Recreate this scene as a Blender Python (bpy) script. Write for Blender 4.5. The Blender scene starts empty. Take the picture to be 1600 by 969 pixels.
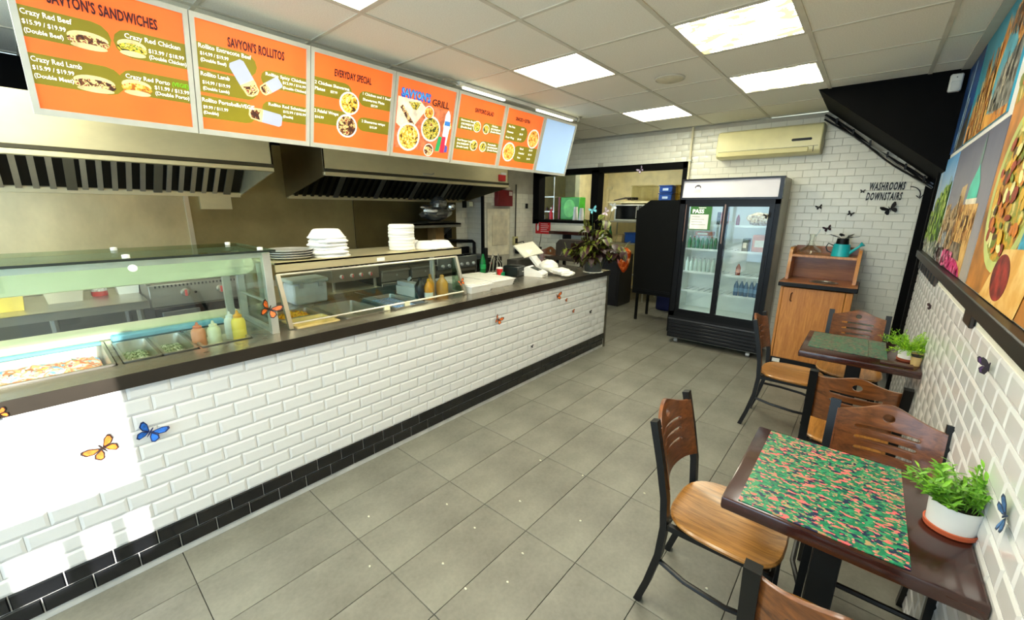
import bpy, bmesh, math, random
from mathutils import Vector, Matrix, Euler
random.seed(7)
PI = math.pi
C = bpy.context.scene.collection
sc = bpy.context.scene

# ------------------------------------------------------------------ camera, sky, sun, exposure
CAMH = 1.6641
YAW, PITCH, ROLL, FPX = 0.71002, 0.24135, 0.009127, 639.28
def cam_axes():
    y, p, r = YAW, PITCH, ROLL
    fw = Vector((-math.sin(y)*math.cos(p), math.cos(y)*math.cos(p), -math.sin(p)))
    ri = Vector((math.cos(y), math.sin(y), 0)); up = ri.cross(fw)
    return ri*math.cos(r)+up*math.sin(r), -ri*math.sin(r)+up*math.cos(r), fw
cr, cu, cf = cam_axes()
cd = bpy.data.cameras.new('camera'); cam = bpy.data.objects.new('camera', cd); C.objects.link(cam)
cd.sensor_fit = 'HORIZONTAL'; cd.sensor_width = 36; cd.lens = FPX/1600*36; cd.clip_start = .05
m = Matrix.Identity(4)
for i in range(3):
    m[i][0] = cr[i]; m[i][1] = cu[i]; m[i][2] = -cf[i]
m[2][3] = CAMH
cam.matrix_world = m
sc.camera = cam
w = bpy.data.worlds.new('sky'); sc.world = w; w.use_nodes = True
bg = w.node_tree.nodes['Background']; bg.inputs[0].default_value = (.58, .80, 1.0, 1); bg.inputs[1].default_value = 2.9
sd = bpy.data.lights.new('sun', 'SUN'); sd.energy = 8; sd.angle = .009; sd.color = (1, .97, .92)
sun = bpy.data.objects.new('sun', sd); C.objects.link(sun)
SUND = Vector((-.85, .12, -.28)).normalized()
sun.rotation_euler = SUND.to_track_quat('-Z', 'Y').to_euler()
sun.location = (5, -2, 4)
pd = bpy.data.lights.new('window_portal', 'AREA'); pd.shape = 'RECTANGLE'; pd.size = 4.4; pd.size_y = 2.2
pd.cycles.is_portal = True
po = bpy.data.objects.new('window_portal', pd); C.objects.link(po)
po.location = (-2.2, -2.27, 1.4); po.rotation_euler = (PI/2, 0, 0)
vs = sc.view_settings
sc.display_settings.display_device = 'sRGB'
vs.view_transform = 'Standard'; vs.look = 'None'; vs.gamma = 1; vs.exposure = 0.7; vs.use_curve_mapping = False
LAMP = 15.0       # ceiling panel emission

# ------------------------------------------------------------------ materials
def lin(c):
    r = []
    for v in c[:3]:
        v /= 255
        r.append(v/12.92 if v <= .04045 else ((v+.055)/1.055)**2.4)
    return (*r, 1)
class NT:
    def __init__(s, name):
        s.m = bpy.data.materials.new(name); s.m.use_nodes = True
        s.t = s.m.node_tree; s.t.nodes.clear()
        s.out = s.n('ShaderNodeOutputMaterial')
    def n(s, kind, **kw):
        x = s.t.nodes.new(kind)
        for k, v in kw.items(): setattr(x, k, v)
        return x
    def l(s, a, b): s.t.links.new(a, b)
    def coords(s, scale=(1, 1, 1), rot=(0, 0, 0)):
        tc = s.n('ShaderNodeTexCoord'); mp = s.n('ShaderNodeMapping')
        mp.inputs['Scale'].default_value = scale; mp.inputs['Rotation'].default_value = rot
        s.l(tc.outputs['Object'], mp.inputs[0]); return mp.outputs[0]
    def noise(s, vec, scale, detail=3, rough=.5, dist=0):
        x = s.n('ShaderNodeTexNoise'); x.inputs['Scale'].default_value = scale
        x.inputs['Detail'].default_value = detail; x.inputs['Roughness'].default_value = rough
        x.inputs['Distortion'].default_value = dist
        s.l(vec, x.inputs['Vector']); return x.outputs[0]
    def ramp(s, fac, stops, const=False):
        x = s.n('ShaderNodeValToRGB'); e = x.color_ramp.elements
        if const: x.color_ramp.interpolation = 'CONSTANT'
        while len(e) < len(stops): e.new(.5)
        for k, (p, c) in zip(e, stops): k.position = p; k.color = lin(c)
        s.l(fac, x.inputs[0]); return x.outputs[0]
    def bsdf(s, col=None, rough=.5, metal=0, spec=.5, coat=0):
        b = s.n('ShaderNodeBsdfPrincipled')
        b.inputs['Roughness'].default_value = rough; b.inputs['Metallic'].default_value = metal
        b.inputs['Specular IOR Level'].default_value = spec; b.inputs['Coat Weight'].default_value = coat
        b.inputs['Coat Roughness'].default_value = .1
        if col is not None:
            if isinstance(col, tuple): b.inputs['Base Color'].default_value = lin(col)
            else: s.l(col, b.inputs['Base Color'])
        s.l(b.outputs[0], s.out.inputs[0]); return b
    def bump(s, b, h, strength=.2, dist=.01):
        x = s.n('ShaderNodeBump'); x.inputs['Strength'].default_value = strength; x.inputs['Distance'].default_value = dist
        s.l(h, x.inputs['Height']); s.l(x.outputs[0], b.inputs['Normal'])
MC = {}
def P(col, rough=.5, metal=0, var=.08, scale=8, bump=0, emis=0, coat=0, stretch=(1, 1, 1), spec=.5):
    """plain procedural material: colour with soft noise variation"""
    key = (col, rough, metal, var, scale, bump, emis, coat, stretch, spec)
    if key in MC: return MC[key]
    t = NT('m_%d' % len(MC)); v = t.coords(stretch); nz = t.noise(v, scale)
    lo = tuple(max(0, c*(1-var)) for c in col); hi = tuple(min(255, c*(1+var)) for c in col)
    cc = t.ramp(nz, [(.3, lo), (.7, hi)])
    b = t.bsdf(cc, rough, metal, spec, coat)
    if bump: t.bump(b, t.noise(v, scale*6), bump, .004)
    if emis:
        t.l(cc, b.inputs['Emission Color']); b.inputs['Emission Strength'].default_value = emis
    MC[key] = t.m; return t.m
def steel(col=(196, 192, 178), rough=.28, stretch=(1, 1, 1), var=.07):
    key = ('steel', col, rough, stretch, var)
    if key in MC: return MC[key]
    t = NT('stainless_%d' % len(MC)); v = t.coords(stretch)
    nz = t.noise(v, 2.6, 5, .65); n2 = t.noise(t.coords((1, 1, 1)), 2.2, 3)
    cc = t.ramp(nz, [(.25, tuple(c*(1-var) for c in col)), (.75, tuple(min(255, c*(1+var*.6)) for c in col))])
    b = t.bsdf(cc, rough, .88)
    mr = t.n('ShaderNodeMapRange'); mr.inputs[3].default_value = rough*.75; mr.inputs[4].default_value = rough*1.5
    t.l(n2, mr.inputs[0]); t.l(mr.outputs[0], b.inputs['Roughness'])
    MC[key] = t.m; return t.m
def wood(dark, light, rough=.35, axis=0, scale=3.0, coat=.3):
    key = ('wood', dark, light, rough, axis, scale)
    if key in MC: return MC[key]
    t = NT('wood_%d' % len(MC)); s = [14, 14, 14]; s[axis] = 1.2
    v = t.coords(tuple(s)); nz = t.noise(v, scale, 5, .6, 1.2); fine = t.noise(v, scale*7, 3)
    mx = t.n('ShaderNodeMath', operation='MULTIPLY_ADD'); mx.inputs[1].default_value = .3; t.l(fine, mx.inputs[0]); t.l(nz, mx.inputs[2])
    cc = t.ramp(mx.outputs[0], [(.42, dark), (.85, light)])
    b = t.bsdf(cc, rough, 0, coat=coat); MC[key] = t.m; return t.m
def glass(tint=(235, 245, 240), refl=.1, rough=.02):
    key = ('glass', tint, refl, rough)
    if key in MC: return MC[key]
    t = NT('glass_%d' % len(MC)); a = t.n('ShaderNodeBsdfTransparent'); g = t.n('ShaderNodeBsdfGlossy'); mx = t.n('ShaderNodeMixShader')
    a.inputs[0].default_value = lin(tint); g.inputs['Roughness'].default_value = rough; g.inputs[0].default_value = (1, 1, 1, 1)
    lw = t.n('ShaderNodeLayerWeight'); lw.inputs[0].default_value = .25
    ma = t.n('ShaderNodeMath', operation='MULTIPLY_ADD'); ma.inputs[1].default_value = .4; ma.inputs[2].default_value = refl*.5; ma.use_clamp = True
    t.l(lw.outputs['Fresnel'], ma.inputs[0]); t.l(ma.outputs[0], mx.inputs[0])
    t.l(a.outputs[0], mx.inputs[1]); t.l(g.outputs[0], mx.inputs[2]); t.l(mx.outputs[0], t.out.inputs[0])
    MC[key] = t.m; return t.m
def multi(stops, scale=30, detail=2, rough=.6, dist=.6, stretch=(1, 1, 1), const=True, emis=0, spread=None):
    """flecked material: noise cut into flat colours"""
    key = ('multi', tuple(stops), scale, detail, rough, dist, stretch, const, emis)
    if key in MC: return MC[key]
    t = NT('flecks_%d' % len(MC)); v = t.coords(stretch); nz = t.noise(v, scale, detail, .6, dist)
    cc = t.ramp(nz, stops, const); b = t.bsdf(cc, rough)
    if emis:
        t.l(cc, b.inputs['Emission Color']); b.inputs['Emission Strength'].default_value = emis
    MC[key] = t.m; return t.m

# ------------------------------------------------------------------ mesh building
class MB:
    def __init__(s, off=(0, 0, 0)): s.b = bmesh.new(); s.o = Vector(off)
    def _v(s, p): return s.b.verts.new(Vector(p)-s.o)
    def box(s, a, b, bev=0, rot=None, seg=1):
        """axis box between corners a and b (rot: Matrix about its centre)"""
        a = Vector(a); b = Vector(b); c = (a+b)/2; h = (b-a)/2
        vs_ = []
        for k in range(8):
            p = Vector((h.x*(1 if k & 1 else -1), h.y*(1 if k & 2 else -1), h.z*(1 if k & 4 else -1)))
            if rot: p = rot @ p
            vs_.append(s._v(c+p))
        fs = [s.b.faces.new([vs_[i] for i in q]) for q in ((0, 2, 3, 1), (4, 5, 7, 6), (0, 1, 5, 4), (2, 6, 7, 3), (0, 4, 6, 2), (1, 3, 7, 5))]
        if bev:
            es = {e for f in fs for e in f.edges}
            bmesh.ops.bevel(s.b, geom=list(es), offset=bev, segments=seg, affect='EDGES', profile=.5)
        return s
    def ring(s, c, ax, bx, r, n, ph=0, sq=False):
        return [s._v(c+ax*(r*math.cos(ph+2*PI*k/n))+bx*(r*math.sin(ph+2*PI*k/n))) for k in range(n)]
    def loft(s, rings, cap=True, closed=False):
        n = len(rings[0]); R = rings+[rings[0]] if closed else rings
        for A, B in zip(R, R[1:]):
            for k in range(n): s.b.faces.new((A[k], A[(k+1) % n], B[(k+1) % n], B[k]))
        if cap and not closed:
            s.b.faces.new(rings[0][::-1]); s.b.faces.new(rings[-1])
        return s
    def tube(s, path, r, n=8, cap=True, flat=None, ph=None):
        """round (or n=4 square) bar swept along a path; flat=(rx, ry) gives an oblong section"""
        p = [Vector(q) for q in path]; rs = r if isinstance(r, (list, tuple)) else [r]*len(p)
        if ph is None: ph = PI/4 if n == 4 else 0
        rings = []; up = None
        for i, q in enumerate(p):
            d = (p[min(i+1, len(p)-1)]-p[max(i-1, 0)]).normalized()
            if up is None:
                up = Vector((0, 0, 1)) if abs(d.z) < .9 else Vector((0, 1, 0))
            a = d.cross(up).normalized(); b = a.cross(d).normalized(); up = b
            f = flat or (1, 1); k = 1.4142 if n == 4 else 1
            rings.append([s._v(q+a*(rs[i]*k*f[0]*math.cos(ph+2*PI*j/n))+b*(rs[i]*k*f[1]*math.sin(ph+2*PI*j/n))) for j in range(n)])
        return s.loft(rings, cap)
    def lathe(s, prof, c=(0, 0, 0), n=20, axis='z', cap=True):
        c = Vector(c)
        A = {'z': (Vector((1, 0, 0)), Vector((0, 1, 0)), Vector((0, 0, 1))), 'x': (Vector((0, 1, 0)), Vector((0, 0, 1)), Vector((1, 0, 0))),
             'y': (Vector((0, 0, 1)), Vector((1, 0, 0)), Vector((0, 1, 0)))}[axis]
        return s.loft([s.ring(c+A[2]*z, A[0], A[1], max(r, 1e-4), n) for r, z in prof], cap)
    def prism(s, pts, fr, th, base=0):
        """polygon in frame fr=(origin, right, up, normal), extruded along the normal"""
        o, r, u, nn = [Vector(q) for q in fr]
        lo = [s._v(o+r*x+u*y+nn*base) for x, y in pts]; hi = [s._v(o+r*x+u*y+nn*(base+th)) for x, y in pts]
        return s.loft([lo, hi])
    def build(s, name, mat, parent=None, sharp=40, label=None, kind=None):
        bmesh.ops.recalc_face_normals(s.b, faces=s.b.faces)
        me = bpy.data.meshes.new(name)
        lim = math.radians(sharp)
        for f in s.b.faces: f.smooth = True
        for e in s.b.edges: e.smooth = not (len(e.link_faces) != 2 or e.calc_face_angle(0) > lim)
        s.b.to_mesh(me); s.b.free()
        for q in (mat if isinstance(mat, (list, tuple)) else [mat]): me.materials.append(q)
        o = bpy.data.objects.new(name, me); C.objects.link(o)
        if parent: o.parent = parent
        if label: o['label'] = label
        if kind: o['kind'] = kind
        return o
def thing(name, loc, label, cat, group=None, rz=0):
    o = bpy.data.objects.new(name, None); C.objects.link(o); o.empty_display_size = .05
    o.location = loc; o.rotation_euler = (0, 0, rz); o['label'] = label; o['category'] = cat
    if group: o['group'] = group
    return o
def tag(o, label, cat, group=None):
    o['label'] = label; o['category'] = cat
    if group: o['group'] = group
    return o
def dup(root, loc=None, rz=None, label=None, scale=None, mats=None):
    def cp(o, par):
        c = o.copy(); C.objects.link(c); c.parent = par
        for ch in o.children: cp(ch, c)
        return c
    r = cp(root, root.parent)
    if loc is not None: r.location = loc
    if rz is not None: r.rotation_euler = (0, 0, rz)
    if label: r['label'] = label
    if scale: r.scale = scale
    return r
def inst(name, mesh, parent, mat4):
    o = bpy.data.objects.new(name, mesh); C.objects.link(o); o.parent = parent; o.matrix_local = mat4; return o
def frame4(o, r, u, n):
    M4 = Matrix.Identity(4)
    for i in range(3): M4[i][0] = r[i]; M4[i][1] = u[i]; M4[i][2] = n[i]; M4[i][3] = o[i]
    return M4
def struct(o): o['kind'] = 'structure'; return o
def text(s, size, mat, parent, fr, xs=1.0, bold=0.0, align='LEFT', depth=.0006, name='lettering', shear=0, spacing=1.0):
    """flat lettering laid on the frame fr (in the parent's space)"""
    cu_ = bpy.data.curves.new('lettering', 'FONT'); cu_.body = s; cu_.size = size/.72; cu_.align_x = align
    cu_.extrude = depth; cu_.offset = bold; cu_.shear = shear; cu_.resolution_u = 2; cu_.space_character = spacing
    ob = bpy.data.objects.new('lettering', cu_); C.objects.link(ob)
    bpy.context.view_layer.update()
    me = bpy.data.meshes.new_from_object(ob.evaluated_get(bpy.context.evaluated_depsgraph_get()))
    bpy.data.objects.remove(ob); bpy.data.curves.remove(cu_)
    me.transform(Matrix.Diagonal((xs, 1, 1, 1))); me.materials.clear(); me.materials.append(mat)
    o = bpy.data.objects.new(name, me); C.objects.link(o); o.parent = parent
    p, r, u, n = [Vector(q) for q in fr]
    o.matrix_local = frame4(p, r, u, n)
    return o
ORD = ['first', 'second', 'third', 'fourth', 'fifth', 'sixth', 'seventh', 'eighth', 'ninth', 'tenth', 'eleventh', 'twelfth', 'thirteenth', 'fourteenth', 'fifteenth', 'last']
def ell(cx, cy, rx, ry, n=20, a0=0):
    return [(cx+rx*math.cos(a0+2*PI*k/n), cy+ry*math.sin(a0+2*PI*k/n)) for k in range(n)]
def pill(x0, y0, x1, y1, left=True, right=True, n=6):
    r = (y1-y0)/2; p = []
    if right: p += [(x1-r+r*math.cos(a), (y0+y1)/2+r*math.sin(a)) for a in [-PI/2+PI*k/n for k in range(n+1)]]
    else: p += [(x1, y0), (x1, y1)]
    if left: p += [(x0+r+r*math.cos(a), (y0+y1)/2+r*math.sin(a)) for a in [PI/2+PI*k/n for k in range(n+1)]]
    else: p += [(x0, y1), (x0, y0)]
    return p

# ------------------------------------------------------------------ tiles
TM = {}
def tile_mesh(wd, ht, th, bev, prof, mat, name):
    key = (round(wd, 4), round(ht, 4), th, bev, prof, mat.name)
    if key in TM: return TM[key]
    b = bmesh.new(); x, y = wd/2, ht/2; i = min(bev, x*.45, y*.45)
    z1 = th*.45 if prof == 'bevel' else th*.75
    lv = [(x, y, -.002), (x, y, z1), (x-i, y-i, th)]
    R = [[b.verts.new((sx*a, sy*c, z)) for sx, sy in ((-1, -1), (1, -1), (1, 1), (-1, 1))] for a, c, z in lv]
    for A, B in zip(R, R[1:]):
        for k in range(4): b.faces.new((A[k], A[(k+1) % 4], B[(k+1) % 4], B[k]))
    b.faces.new(R[-1])
    me = bpy.data.meshes.new(name); b.to_mesh(me); b.free(); me.materials.append(mat)
    TM[key] = me; return me
CAMP = Vector((0, 0, CAMH))
def tile_field(parent, name, fr, rows, row0, ph, pw, off, span, mat, prof='bevel', th=.011, bev=.011, gap=.0025, limit=300, excl=(), clip=None, stuff='tiling', tilt=.0025):
    """rows of tiles on frame fr; off(row) gives the joint phase; excl are rectangles left free; beyond `limit` the farthest are joined"""
    o, r, u, n = [Vector(q) for q in fr]; L = []
    for j in range(rows):
        y0 = row0+j*ph; y1 = y0+ph
        k0 = math.floor((span[0]-off(j))/pw)
        for k in range(k0, k0+int((span[1]-span[0])/pw)+3):
            x0 = max(off(j)+k*pw, span[0]); x1 = min(off(j)+(k+1)*pw, span[1]); a, b_ = y0, y1
            ok = x1-x0 > .02
            for ex in excl:
                if not ok: break
                if x0 < ex[2] and x1 > ex[0] and a < ex[3] and b_ > ex[1]:
                    if x0 >= ex[0]-1e-4 and x1 <= ex[2]+1e-4 or (x1-x0) > 0 and (ex[0] <= x0 and ex[2] >= x1):
                        if a < ex[1]: b_ = ex[1]
                        elif b_ > ex[3]: a = ex[3]
                        else: ok = False
                    elif x0 < ex[0]: x1 = ex[0]
                    else: x0 = ex[2]
                    ok = ok and x1-x0 > .015 and b_-a > .015
            if ok and clip and not clip((x0+x1)/2, (a+b_)/2): ok = False
            if ok: L.append((x0, a, x1, b_))
    def dist(t): return (o+r*((t[0]+t[2])/2)+u*((t[1]+t[3])/2)-CAMP).length
    L.sort(key=dist)
    rnd = random.Random(len(L)); rest = MB(); big = []
    for q, (x0, a, x1, b_) in enumerate(L):
        c = o+r*((x0+x1)/2)+u*((a+b_)/2)
        nn = (n+r*rnd.uniform(-tilt, tilt)+u*rnd.uniform(-tilt, tilt)).normalized(); uu = nn.cross(r).normalized(); rr = uu.cross(nn)
        M4 = frame4(c, rr, uu, nn)
        me = tile_mesh(x1-x0-gap, b_-a-gap, th, bev, prof, mat, name)
        if q < limit: inst(name, me, parent, M4)
        else:
            vs_ = [rest.b.verts.new(M4 @ v.co) for v in me.vertices]
            for p in me.polygons: rest.b.faces.new([vs_[i] for i in p.vertices])
    if len(L) > limit: rest.build(stuff, mat, parent, kind='stuff')
    else: rest.b.free()

# ------------------------------------------------------------------ palette
XW, XL, XB, YB, YF, CZ, XC = .37, -4.8, -4.45, 5.72, -2.2, 2.692, -2.318
grout = P((186, 182, 166), .8, var=.04)
white_tile = P((226, 226, 224), .16, var=.02, scale=3, coat=.3)
flat_tile = P((226, 224, 208), .22, var=.03, scale=3)
black_tile = P((14, 15, 19), .12, var=.2, coat=.3)
black = P((8, 8, 9), .45, var=.15, spec=.3)
black_matt = P((7, 7, 7), .8, var=.2, spec=.12)
black_metal = P((8, 9, 10), .35, var=.15, spec=.4)
ss = steel(); ss_dull = steel((150, 146, 132), .4); ss_dark = steel((84, 80, 66), .36, (1, 1, 1), .12)
ss_warm = steel((226, 216, 178), .42, (1, .5, 1), .08)
alu = P((196, 198, 190), .35, .6, var=.04)
white_plastic = P((236, 236, 230), .4, var=.02)
foam = P((224, 224, 220), .65, var=.015)
cream = P((226, 228, 196), .4, var=.02)
beige_wall = P((222, 212, 168), .7, var=.03)
clear = glass((244, 250, 247), .08); green_glass = glass((206, 222, 208), .14)
orange_chair = wood((74, 38, 16), (134, 78, 36), .3, 1)
seat_wood = wood((120, 74, 28), (190, 134, 66), .28, 0)
dark_wood = wood((38, 16, 12), (64, 28, 20), .22, 0, 3.0)
oak = wood((164, 98, 36), (206, 140, 64), .42, 2, 2.2)
oak_dark = wood((128, 72, 28), (166, 100, 44), .45, 0, 2.2)

# ------------------------------------------------------------------ floor
fm = NT('floor_porcelain'); v = fm.coords(); n1 = fm.noise(v, 2.3, 5, .62, .4); n2 = fm.noise(v, 60, 3)
mx = fm.n('ShaderNodeMath', operation='MULTIPLY_ADD'); mx.inputs[1].default_value = .25; fm.l(n2, mx.inputs[0]); fm.l(n1, mx.inputs[2])
fc = fm.ramp(mx.outputs[0], [(.40, (98, 96, 86)), (.62, (117, 115, 104)), (.85, (132, 130, 118))])
fb = fm.bsdf(fc, .42, 0, .45); fm.bump(fb, n2, .06, .003)
floor = MB().box((-5.7, -2.3, -.08), (1.6, 8.6, -.006)).build('floor', P((44, 42, 37), .8)); struct(floor)
FX, FY, FA, FB = -2.0573, .2159, .308, .616
for i in range(-12, 8):
    for j in range(-4, 14):
        x0, y0 = FX+i*FA, FY+j*FB
        if x0+FA < -2.4 and y0+FB < 4.4: continue
        if x0 < -2.6 and y0 < 4.3: continue
        x1 = min(x0+FA, XW+.0); y1 = min(y0+FB, 8.5); y0 = max(y0, YF+.02)
        if x1-x0 < .05 or y1-y0 < .05: continue
        me = tile_mesh(x1-x0-.003, y1-y0-.003, .0045, .0012, 'flat', fm.m, 'floor_tile')
        inst('floor_tile', me, floor, Matrix.Translation(((x0+x1)/2, (y0+y1)/2, -.0045)))

# ------------------------------------------------------------------ walls
def slab(name, a, b, mat=grout): return struct(MB().box(a, b).build(name, mat))
paint = P((226, 222, 204), .7, var=.02)
# right wall: tiled dado, smooth band, rail and prints above
wr = MB(); wr.box((XW, -.22, 0), (XW+.12, 5.0, CZ)); wr.box((XW, -2.3, 0), (XW+.12, -1.95, CZ)); wr.box((XW, -1.95, 0), (XW+.12, -.22, .95)); wr.box((XW, -1.95, 2.2), (XW+.12, -.22, CZ)); wr = struct(wr.build('wall_right', paint))
tile_field(wr, 'wall_tile', ((XW, 0, 0), (0, 1, 0), (0, 0, 1), (-1, 0, 0)), 16, .012, .0765, .1505, lambda j: .075*(j % 2), (-.2, 4.95), white_tile, th=.0065, bev=.011, gap=.002)
# back wall with the pass-through opening and the doorway
wb = MB(); wb.box((XB-.5, YB, 0), (-3.22, YB+.12, 1.48)); wb.box((XB-.5, YB, 2.27), (-1.95, YB+.12, CZ)); wb.box((-1.95, YB, 0), (.34, YB+.12, CZ))
wb = struct(wb.build('wall_back', grout))
def soff(x, z): return not (x > -.5 and z > 2.66-(x+.52)*.83)
tile_field(wb, 'wall_tile', ((0, YB, 0), (1, 0, 0), (0, 0, 1), (0, -1, 0)), 36, -.03, .0765, .1505, lambda j: .075*(j % 2),
           (XB, .325), flat_tile, prof='flat', th=.004, bev=.002, gap=.003,
           excl=((-3.25, -1, -1.95, 2.27), (XB-.1, 1.47, -1.95, 2.27), (-1.7, -1, -.75, 1.75), (-.6, -1, -.1, .8)), clip=lambda x, z: soff(x, z) and z < 2.67)
# left wall, steel clad behind the ranges, tiled at the end; chase beside the pass-through
wl = slab('wall_left', (XL-.12, -2.3, 0), (XL, 4.5, CZ), grout)
tile_field(wl, 'wall_tile', ((XL, 0, 0), (0, 1, 0), (0, 0, 1), (1, 0, 0)), 23, 0, .0765, .1505, lambda j: .075*(j % 2), (4.26, 4.5), flat_tile, prof='flat', th=.004, bev=.002, gap=.003)
wc = slab('wall_chase', (XL-.12, 4.5, 0), (XB, YB, CZ), grout)
tile_field(wc, 'wall_tile', ((0, 4.5, 0), (1, 0, 0), (0, 0, 1), (0, -1, 0)), 23, 0, .0765, .1505, lambda j: .075*(j % 2), (XL, XB), flat_tile, prof='flat', th=.004, bev=.002, gap=.003)
tile_field(wc, 'wall_tile', ((XB, 0, 0), (0, 1, 0), (0, 0, 1), (1, 0, 0)), 25, 0, .0765, .1505, lambda j: .075*(j % 2), (4.5, YB), flat_tile, prof='flat', th=.004, bev=.002, gap=.003,
           excl=((4.56, -1, 5.1, 1.72),))
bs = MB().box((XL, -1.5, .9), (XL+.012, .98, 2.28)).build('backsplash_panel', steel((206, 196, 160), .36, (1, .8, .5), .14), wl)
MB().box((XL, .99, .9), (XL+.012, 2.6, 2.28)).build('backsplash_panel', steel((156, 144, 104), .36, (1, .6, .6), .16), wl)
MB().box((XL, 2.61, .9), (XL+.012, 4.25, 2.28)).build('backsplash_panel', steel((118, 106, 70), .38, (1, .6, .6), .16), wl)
MB().box((XL, -1.5, 2.285), (XL+.014, 4.46, CZ)).build('dark_panel', black_matt, wl)
MB().box((XL, .965, .9), (XL+.03, 1.0, 1.8)).build('seam_strip', ss, wl)
tr = MB().box((XB-.025, 4.47, 0), (XB+.02, 4.5, CZ)).build('trim_1', black_metal); struct(tr)
# shop front behind the camera: glazed front wall and an unseen side window, added with bars to shape the sun patch
FW = MB()
FW.box((-5, YF-.1, 0), (-4.4, YF, CZ)); FW.box((-4.4, YF-.1, 0), (.1, YF, .3)); FW.box((-4.4, YF-.1, 2.5), (.1, YF, CZ)); FW.box((.1, YF-.1, 0), (XW+.1, YF, CZ))
struct(FW.build('wall_front', paint))
wf = MB()
for xx in (-4.37, -2.9, -1.4, .07): wf.box((xx-.03, YF-.08, .3), (xx+.03, YF-.02, 2.5))
wf.box((-4.4, YF-.08, 2.46), (.1, YF-.02, 2.5)); wf.box((-4.4, YF-.08, .3), (.1, YF-.02, .34))
struct(wf.build('window_1', black_metal))
wf = MB(); xa, xb = XW+.03, XW+.09
wf.box((xa, -1.95, 1.235), (xb, -.22, 1.37)); wf.box((xa, -1.95, .95), (xb, -.22, .985)); wf.box((xa, -1.95, 2.16), (xb, -.22, 2.2))
for y, h in ((-.24, .035), (-.36, .05), (-.50, .06), (-.70, .05), (-.98, .06), (-1.4, .05), (-1.92, .03)): wf.box((xa, y-h/2, .95), (xb, y+h/2, 1.24 if y < -.25 and y > -1.9 else 2.2))
struct(wf.build('sun_patch_window', black_metal))

# stairwell behind the dark opening in the right wall, under the slanted soffit
st = MB(); st.box((XW+.9, 4.9, -.05), (XW+1.0, 5.9, CZ)); st.box((XW, 5.78, -.05), (XW+1, 5.9, CZ)); st.box((XW+.12, 4.85, -.05), (XW+1, 5.0, CZ))
struct(st.build('wall_stairwell', black_matt))  # black walls: the unlit stairwell's darkness is put into their colour
struct(MB().box((XW-.03, 4.96, 0), (XW+.13, 5.03, 2.05), .004).build('trim_2', black_matt))
struct(MB().box((.325, YB-.02, 0), (.42, YB+.1, 2.0), .004).build('trim_3', black_matt))
sf = MB(); fr = ((0, 4.69, 0), (1, 0, 0), (0, 0, 1), (0, 1, 0))
sf.prism([(-.55, CZ+.01), (XW-.002, CZ+.01), (XW-.002, 1.97)], fr, YB-4.69)
struct(sf.build('ceiling_soffit', black_matt))
# kitchen beyond the opening
kp = P((226, 214, 170), .7, var=.04)
struct(MB().box((-5.7, 8.4, 0), (-1.1, 8.5, CZ)).build('wall_kitchen_back', kp))
struct(MB().box((-5.7, YB+.12, 0), (-5.6, 8.4, CZ)).build('wall_kitchen_left', kp))
struct(MB().box((-1.2, YB+.12, 0), (-1.1, 8.4, CZ)).build('wall_kitchen_right', kp))
struct(MB().box((-4.6, 7.25, 0), (-4.5, 8.4, CZ)).build('wall_kitchen_return', kp))
# black frame of the opening
bf = MB(); fx = YB-.025
bf.box((XB, fx, 2.205), (-1.93, YB+.14, 2.285)); bf.box((XB, fx, 1.43), (XB+.13, YB+.14, 2.25)); bf.box((XB, fx, 1.455), (-3.2, YB+.14, 1.50))
bf.box((-3.33, fx, 0), (-3.21, YB+.14, 2.25)); bf.box((-1.985, fx, 0), (-1.93, YB+.14, 2.285))
struct(bf.build('trim_4', black_matt))

# ------------------------------------------------------------------ ceiling
ct = NT('ceiling_board'); v = ct.coords(); n1 = ct.noise(v, 160, 3, .7)
cb = ct.bsdf(ct.ramp(n1, [(.35, (226, 222, 206)), (.6, (242, 239, 224))]), .85); ct.bump(cb, n1, .25, .002)
ceil = struct(MB().box((-5.7, -2.3, CZ+.03), (XW+.12, 8.5, CZ+.1)).build('ceiling', paint))
CX0, CY0, CP = -2.2949, 1.3888, .61
lights = {(0, -1), (0, 2), (0, 5), (2, 2), (2, 4), (2, -1), (2, -4), (-2, -3), (0, -4)}
bar = P((206, 201, 182), .5, var=.03)
for i in range(-5, 5):
    x0, x1 = max(CX0+i*CP, XL), min(CX0+(i+1)*CP, XW)
    if x1-x0 < .04: continue
    for j in range(-6, 8):
        y0, y1 = max(CY0+j*CP, YF), min(CY0+(j+1)*CP, YB)
        if y1-y0 < .04 or (i, j) in lights: continue
        me = tile_mesh(x1-x0-.012, y1-y0-.012, .006, .004, 'flat', ct.m, 'ceiling_tile')
        M4 = Matrix.Translation(((x0+x1)/2, (y0+y1)/2, CZ+.012)) @ Matrix.Rotation(PI, 4, 'X')
        inst('ceiling_tile', me, ceil, M4)
    if i > -5: MB().box((x0-.012, YF, CZ), (x0+.012, YB, CZ+.012)).build('grid_bar', bar, ceil)
for j in range(-5, 8): MB().box((XL, CY0+j*CP-.011, CZ+.0015), (XW, CY0+j*CP+.011, CZ+.012)).build('grid_bar', bar, ceil)
MB().box((XW-.06, YF, CZ-.003), (XW, 4.69, CZ+.012)).build('grid_bar', bar, ceil)
MB().box((-5.6, YB+.12, CZ), (-1.2, 8.4, CZ+.03)).build('kitchen_ceiling', paint, ceil)
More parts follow.
